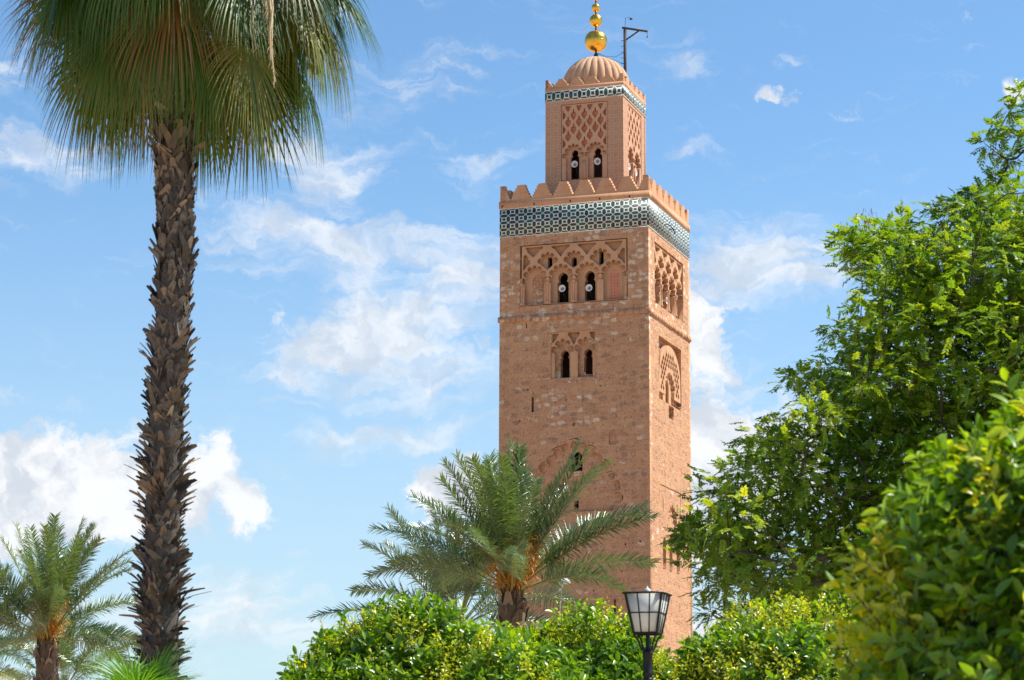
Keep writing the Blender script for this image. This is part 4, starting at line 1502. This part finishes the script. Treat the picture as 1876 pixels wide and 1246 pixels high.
# pinnate-leaved tree on the right, 32 m away
TD = 32.
rng = np.random.default_rng(131)
poly = [(1900, 330), (1880, 335), (1830, 345), (1770, 380), (1700, 415), (1640, 425), (1560, 435), (1565, 475), (1605, 520), (1565, 590), (1555, 655), (1490, 690), (1450, 735), (1475, 775), (1400, 805), (1365, 850), (1300, 905), (1285, 950),
        (1290, 1010), (1300, 1060), (1330, 1100), (1420, 1125), (1540, 1130), (1700, 1180), (1900, 1200), (2120, 1180), (2350, 900), (2400, 600), (2250, 380), (2050, 290)]
clumps = []
while len(clumps) < 1350:
    px_, py_ = rng.uniform(1260, 2400), rng.uniform(280, 1200)
    if not inside(poly, px_, py_):
        continue
    w_ = 1.
    dp_ = rng.normal(0, 1.25)
    if px_ > 1950 and rng.random() < .45:
        continue
    clumps.append(at(px_, py_, TD + dp_))
for q in ((1850, 200), (1872, 170), (1830, 235), (1865, 240), (1885, 215), (1810, 262), (1890, 265), (1845, 290), (1835, 330), (1550, 440), (1568, 455), (1585, 470), (1262, 975), (1252, 985), (1275, 985), (1268, 1000), (1460, 690), (1480, 700), (1530, 600), (1300, 1120), (1322, 1130), (1760, 370), (1790, 355)):
    clumps.append(at(q[0]+rng.normal(0, 4), q[1], TD + rng.normal(0, .25)))
clumps = np.array(clumps)
bt = at(2080, 1500, TD)
bt[2] = 0
fork = at(2060, 1010, TD)
rt = empty('pagoda_tree', tuple(bt))
tag(rt, 'big leafy tree with feathery leaves and hanging brown pods filling the right side', 'tree')
mw = MB()
lims = [at(1900, 800, TD), at(1960, 560, TD+.4), at(2150, 600, TD-.5), at(1700, 900, TD-.4), at(1800, 470, TD+.3), at(1500, 950, TD)]
nodes = skeleton(mw, bt, fork, np.concatenate([np.array(lims), clumps]), .19, .06, .35)
mw.build('trunk', M_BARK, rt, bt)
mb, mp = MB(), MB()
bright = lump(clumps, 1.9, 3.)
nc = len(clumps)
csz = rng.uniform(.28, .5, nc)
csz[-23:] = .13
nleaf = 24
ci = np.repeat(np.arange(nc), nleaf)
n = len(ci)
off = unit(rng.normal(0, 1, (n, 3)))*[1, 1, .72]*(rng.random((n, 1))**.45)
lb = clumps[ci] + off*csz[ci][:, None]
ld = unit(off*[1, 1, .6] + rng.normal(0, .4, (n, 3)) + [0, 0, .12])
Lr = rng.uniform(.15, .24, n)
side0 = unit(np.cross(ld, [0, 0, 1.]) + rng.normal(0, .25, (n, 3)))
np_ = 13                              # leaflets per leaf: 6 pairs + end one
li = np.repeat(np.arange(n), np_)
kk = np.tile(np.arange(np_), n)
tt = np.where(kk == 12, 1., .2 + .75*((kk//2)+.5)/6)
sg = np.where(kk % 2 == 0, 1., -1.)
sg = np.where(kk == 12, 0., sg)
bp = lb[li] + ld[li]*(Lr[li]*tt)[:, None] - np.array([0, 0, 1.])*(.25*Lr[li]*tt**2)[:, None]
nrm = np.cross(side0, ld)
d = unit(side0[li]*sg[:, None] + ld[li]*np.where(kk == 12, 1., .55)[:, None] + rng.normal(0, .12, (n*np_, 3)))
sd_ = np.cross(d, nrm[li] + rng.normal(0, .25, (n*np_, 3)))
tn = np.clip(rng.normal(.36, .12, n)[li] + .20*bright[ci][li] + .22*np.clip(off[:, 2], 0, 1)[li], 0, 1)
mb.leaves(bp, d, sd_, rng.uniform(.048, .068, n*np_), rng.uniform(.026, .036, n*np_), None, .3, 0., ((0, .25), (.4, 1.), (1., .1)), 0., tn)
mb.leaves(lb, ld, side0, Lr, .006, None, .5, 0., ((0, 1), (.5, .8), (1, .4)), 0., .25)
mb.build('crown', M_PINNATE, rt, bt)
# hanging pods
pc = clumps[rng.choice(nc, 130, replace=False)]
extra = np.array([at(1560, 480, TD), at(1575, 490, TD), at(1590, 500, TD), at(1815, 270, TD), at(1840, 265, TD), at(1825, 300, TD), at(1535, 440, TD), at(1283, 1040, TD), at(1300, 1090, TD), at(1590, 400, TD), at(1582, 410, TD)])
pc = np.concatenate([pc + rng.normal(0, .1, pc.shape) - [0, .2, 0], extra])
pi_ = np.repeat(np.arange(len(pc)), 22)
n = len(pi_)
hb = pc[pi_] + rng.normal(0, 1, (n, 3))*[.07, .07, .12]
mp.leaves(hb, rng.normal(0, .2, (n, 3)) - [0, 0, 1.], rng.normal(0, 1, (n, 3)), rng.uniform(.05, .12, n), rng.uniform(.008, .016, n), None, .5, 0., ((0, .3), (.25, 1), (.45, .4), (.6, 1), (.8, .5), (1, .1)), .5, rng.random(n))
mp.build('seed_pods', M_POD, rt, bt)

# ------------------------------------------------------------------ garden lamp post
LD = 22.5
sL = LD/FPX
top = at(1186, 1090, LD)
botz = at(1186, 1161, LD)[2]
lp = empty('lamp_post', (top[0], LD, 0), R(-15.7))
tag(lp, 'black lamp post with a square tapered lantern of frosted panes in front of the minaret', 'lamp post')
zt_, zb_ = top[2], botz
ht, hb_ = .172, .108
mb = MB()
pr = [(.17, 0), (.17, .12), (.12, .2), (.10, .5), (.065, .6), (.05, .75), (.042, 2.0)]
zp = zb_ - .17
pr += [(.042, zp-.42), (.05, zp-.41), (.05, zp-.38), (.042, zp-.37), (.040, zp-.28), (.049, zp-.27), (.049, zp-.245), (.042, zp-.24), (.042, zp-.22), (.05, zp-.215), (.05, zp-.19), (.045, zp-.18), (.045, zp-.03), (.05, zp-.02), (.05, zp+.0), (.028, zp+.02), (.02, zp+.05), (.018, zb_)]
mb.lathe(pr, 20)
mb.build('pole', M_BLACK, lp, smooth=False)


def cpt(sx_, sy_, f_):
    h_ = hb_ + (ht-hb_)*f_
    return np.array([sx_*h_, sy_*h_, zb_ + (zt_-zb_)*f_])

mb = MB()
for sx_, sy_ in ((1, 1), (1, -1), (-1, 1), (-1, -1)):
    mb.tube([cpt(sx_, sy_, 0), cpt(sx_, sy_, 1)], .0125, 6)
for k_ in range(4):
    r_ = Matrix.Rotation(k_*PI/2, 3, 'Z')
    for f_, t_ in ((0., .011), (.52, .0065)):
        a_, b_ = cpt(-1, -1, f_), cpt(1, -1, f_)
        mb.tube([np.array(r_ @ Vector(a_)), np.array(r_ @ Vector(b_))], t_, 6)
    for q_ in (-.34, .34):
        a_ = np.array([q_*hb_, -hb_, zb_])
        b_ = np.array([q_*ht, -ht, zt_])
        mb.tube([np.array(r_ @ Vector(a_)), np.array(r_ @ Vector(b_))], .006, 6)
fr_ = mb.build('lantern_frame', M_BLACK, lp)
mb = MB()
mb.add([(-.198, -.198, zt_), (.198, -.198, zt_), (.198, .198, zt_), (-.198, .198, zt_), (-.195, -.195, zt_+.014), (.195, -.195, zt_+.014), (.195, .195, zt_+.014), (-.195, .195, zt_+.014),
        (-.05, -.05, zt_+.032), (.05, -.05, zt_+.032), (.05, .05, zt_+.032), (-.05, .05, zt_+.032)],
       [(0, 3, 2, 1), (0, 1, 5, 4), (1, 2, 6, 5), (2, 3, 7, 6), (3, 0, 4, 7), (4, 5, 9, 8), (5, 6, 10, 9), (6, 7, 11, 10), (7, 4, 8, 11), (8, 9, 10, 11)])
rf = mb.build('roof', M_BLACK, lp)
mb = MB()
mb.lathe([(.035, zt_+.03), (.032, zt_+.045), (.02, zt_+.06), (.006, zt_+.065), (.006, zt_+.08), (0, zt_+.082)], 14)
mb.build('finial', M_HORN, rf, smooth=True)
mg, nt, b = material('frosted_glass')
dn = nt.noise(objco(nt), 9., 5, .6)
nt.set(b, 'Base Color', nt.mix(nt.smooth(dn, .45, .75, 0., .55), (.90, .95, .90), (.55, .56, .50)))
b.inputs['Roughness'].default_value = .22
tl = nt.n.new('ShaderNodeBsdfTranslucent')
tl.inputs[0].default_value = (.93, .97, .93, 1)
tp = nt.n.new('ShaderNodeBsdfTransparent')
m1 = nt.n.new('ShaderNodeMixShader')
m1.inputs[0].default_value = .35
nt.l.new(b.outputs[0], m1.inputs[1])
nt.l.new(tl.outputs[0], m1.inputs[2])
m2 = nt.n.new('ShaderNodeMixShader')
m2.inputs[0].default_value = .10
nt.l.new(m1.outputs[0], m2.inputs[1])
nt.l.new(tp.outputs[0], m2.inputs[2])
nt.l.new(m2.outputs[0], nt.n['Material Output'].inputs[0])
for k_ in range(4):
    r_ = Matrix.Rotation(k_*PI/2, 3, 'Z')
    mb = MB()
    q_ = [np.array([-hb_, -hb_+.002, zb_]), np.array([hb_, -hb_+.002, zb_]), np.array([ht, -ht+.002, zt_]), np.array([-ht, -ht+.002, zt_])]
    q2 = [v_ + np.array([0, .004, 0]) for v_ in q_]
    mb.add([np.array(r_ @ Vector(v_)) for v_ in q_ + q2], [(0, 1, 2, 3), (4, 7, 6, 5), (0, 4, 5, 1), (1, 5, 6, 2), (2, 6, 7, 3), (3, 7, 4, 0)])
    mb.build('glass_pane', mg, lp)
mb = MB()
mb.lathe([(.03, zb_+.01), (.05, zb_+.03), (.065, zb_+.1), (.062, zb_+.16), (.03, zb_+.27), (.004, zb_+.33)], 20)
mb.build('bulb', M_HORN, lp, smooth=True)
for k_ in range(4):
    mb = MB()
    c_, s_ = math.cos(k_*PI/2 + PI/4), math.sin(k_*PI/2 + PI/4)
    pts = [(.03, zp+.01), (.06, zp+.02), (.085, zp+.055), (.105, zp+.11), (.125, zb_-.035), (.150, zb_-.02), (.158, zb_+.0), (.145, zb_+.002)]
    mb.tube([(x_*c_, x_*s_, z_) for x_, z_ in pts], [.013, .012, .010, .009, .008, .008, .007, .004], 6)
    mb.build('scroll_bracket', M_BLACK, lp)

# distant street light in front of the shaft
SD = 80.
sS = SD/FPX
pt = at(1025, 1090, SD)
tp_ = at(1031, 1062, SD)
sl = empty('street_lamp', (pt[0], SD, 0), 0)
tag(sl, 'slim dark pole with a small white curved lamp head in front of the shaft', 'street lamp')
mb = MB()
mb.lathe([(.09, 0), (.09, 1.2), (.045, 1.3), (.035, pt[2]), (0, pt[2]+.01)], 10)
mb.build('pole', M_BLACK, sl)
mb = MB()
z0_ = pt[2]
mb.tube([(.03, 0, z0_-.5), (.03, 0, z0_), (.04, 0, z0_+.22), (.09, 0, z0_+.38), (.18, 0, z0_+.44)], [.04, .05, .055, .06, .06], 8)
mb.build('arm', M_HORN, sl, smooth=True)
mb = MB()
mb.lathe([(0, .16), (.08, .15), (.16, .10), (.21, .0), (.19, -.03), (0, -.04)], 16, (.17, 0, z0_+.40))
mb.build('lamp_head', M_HORN, sl, smooth=True)
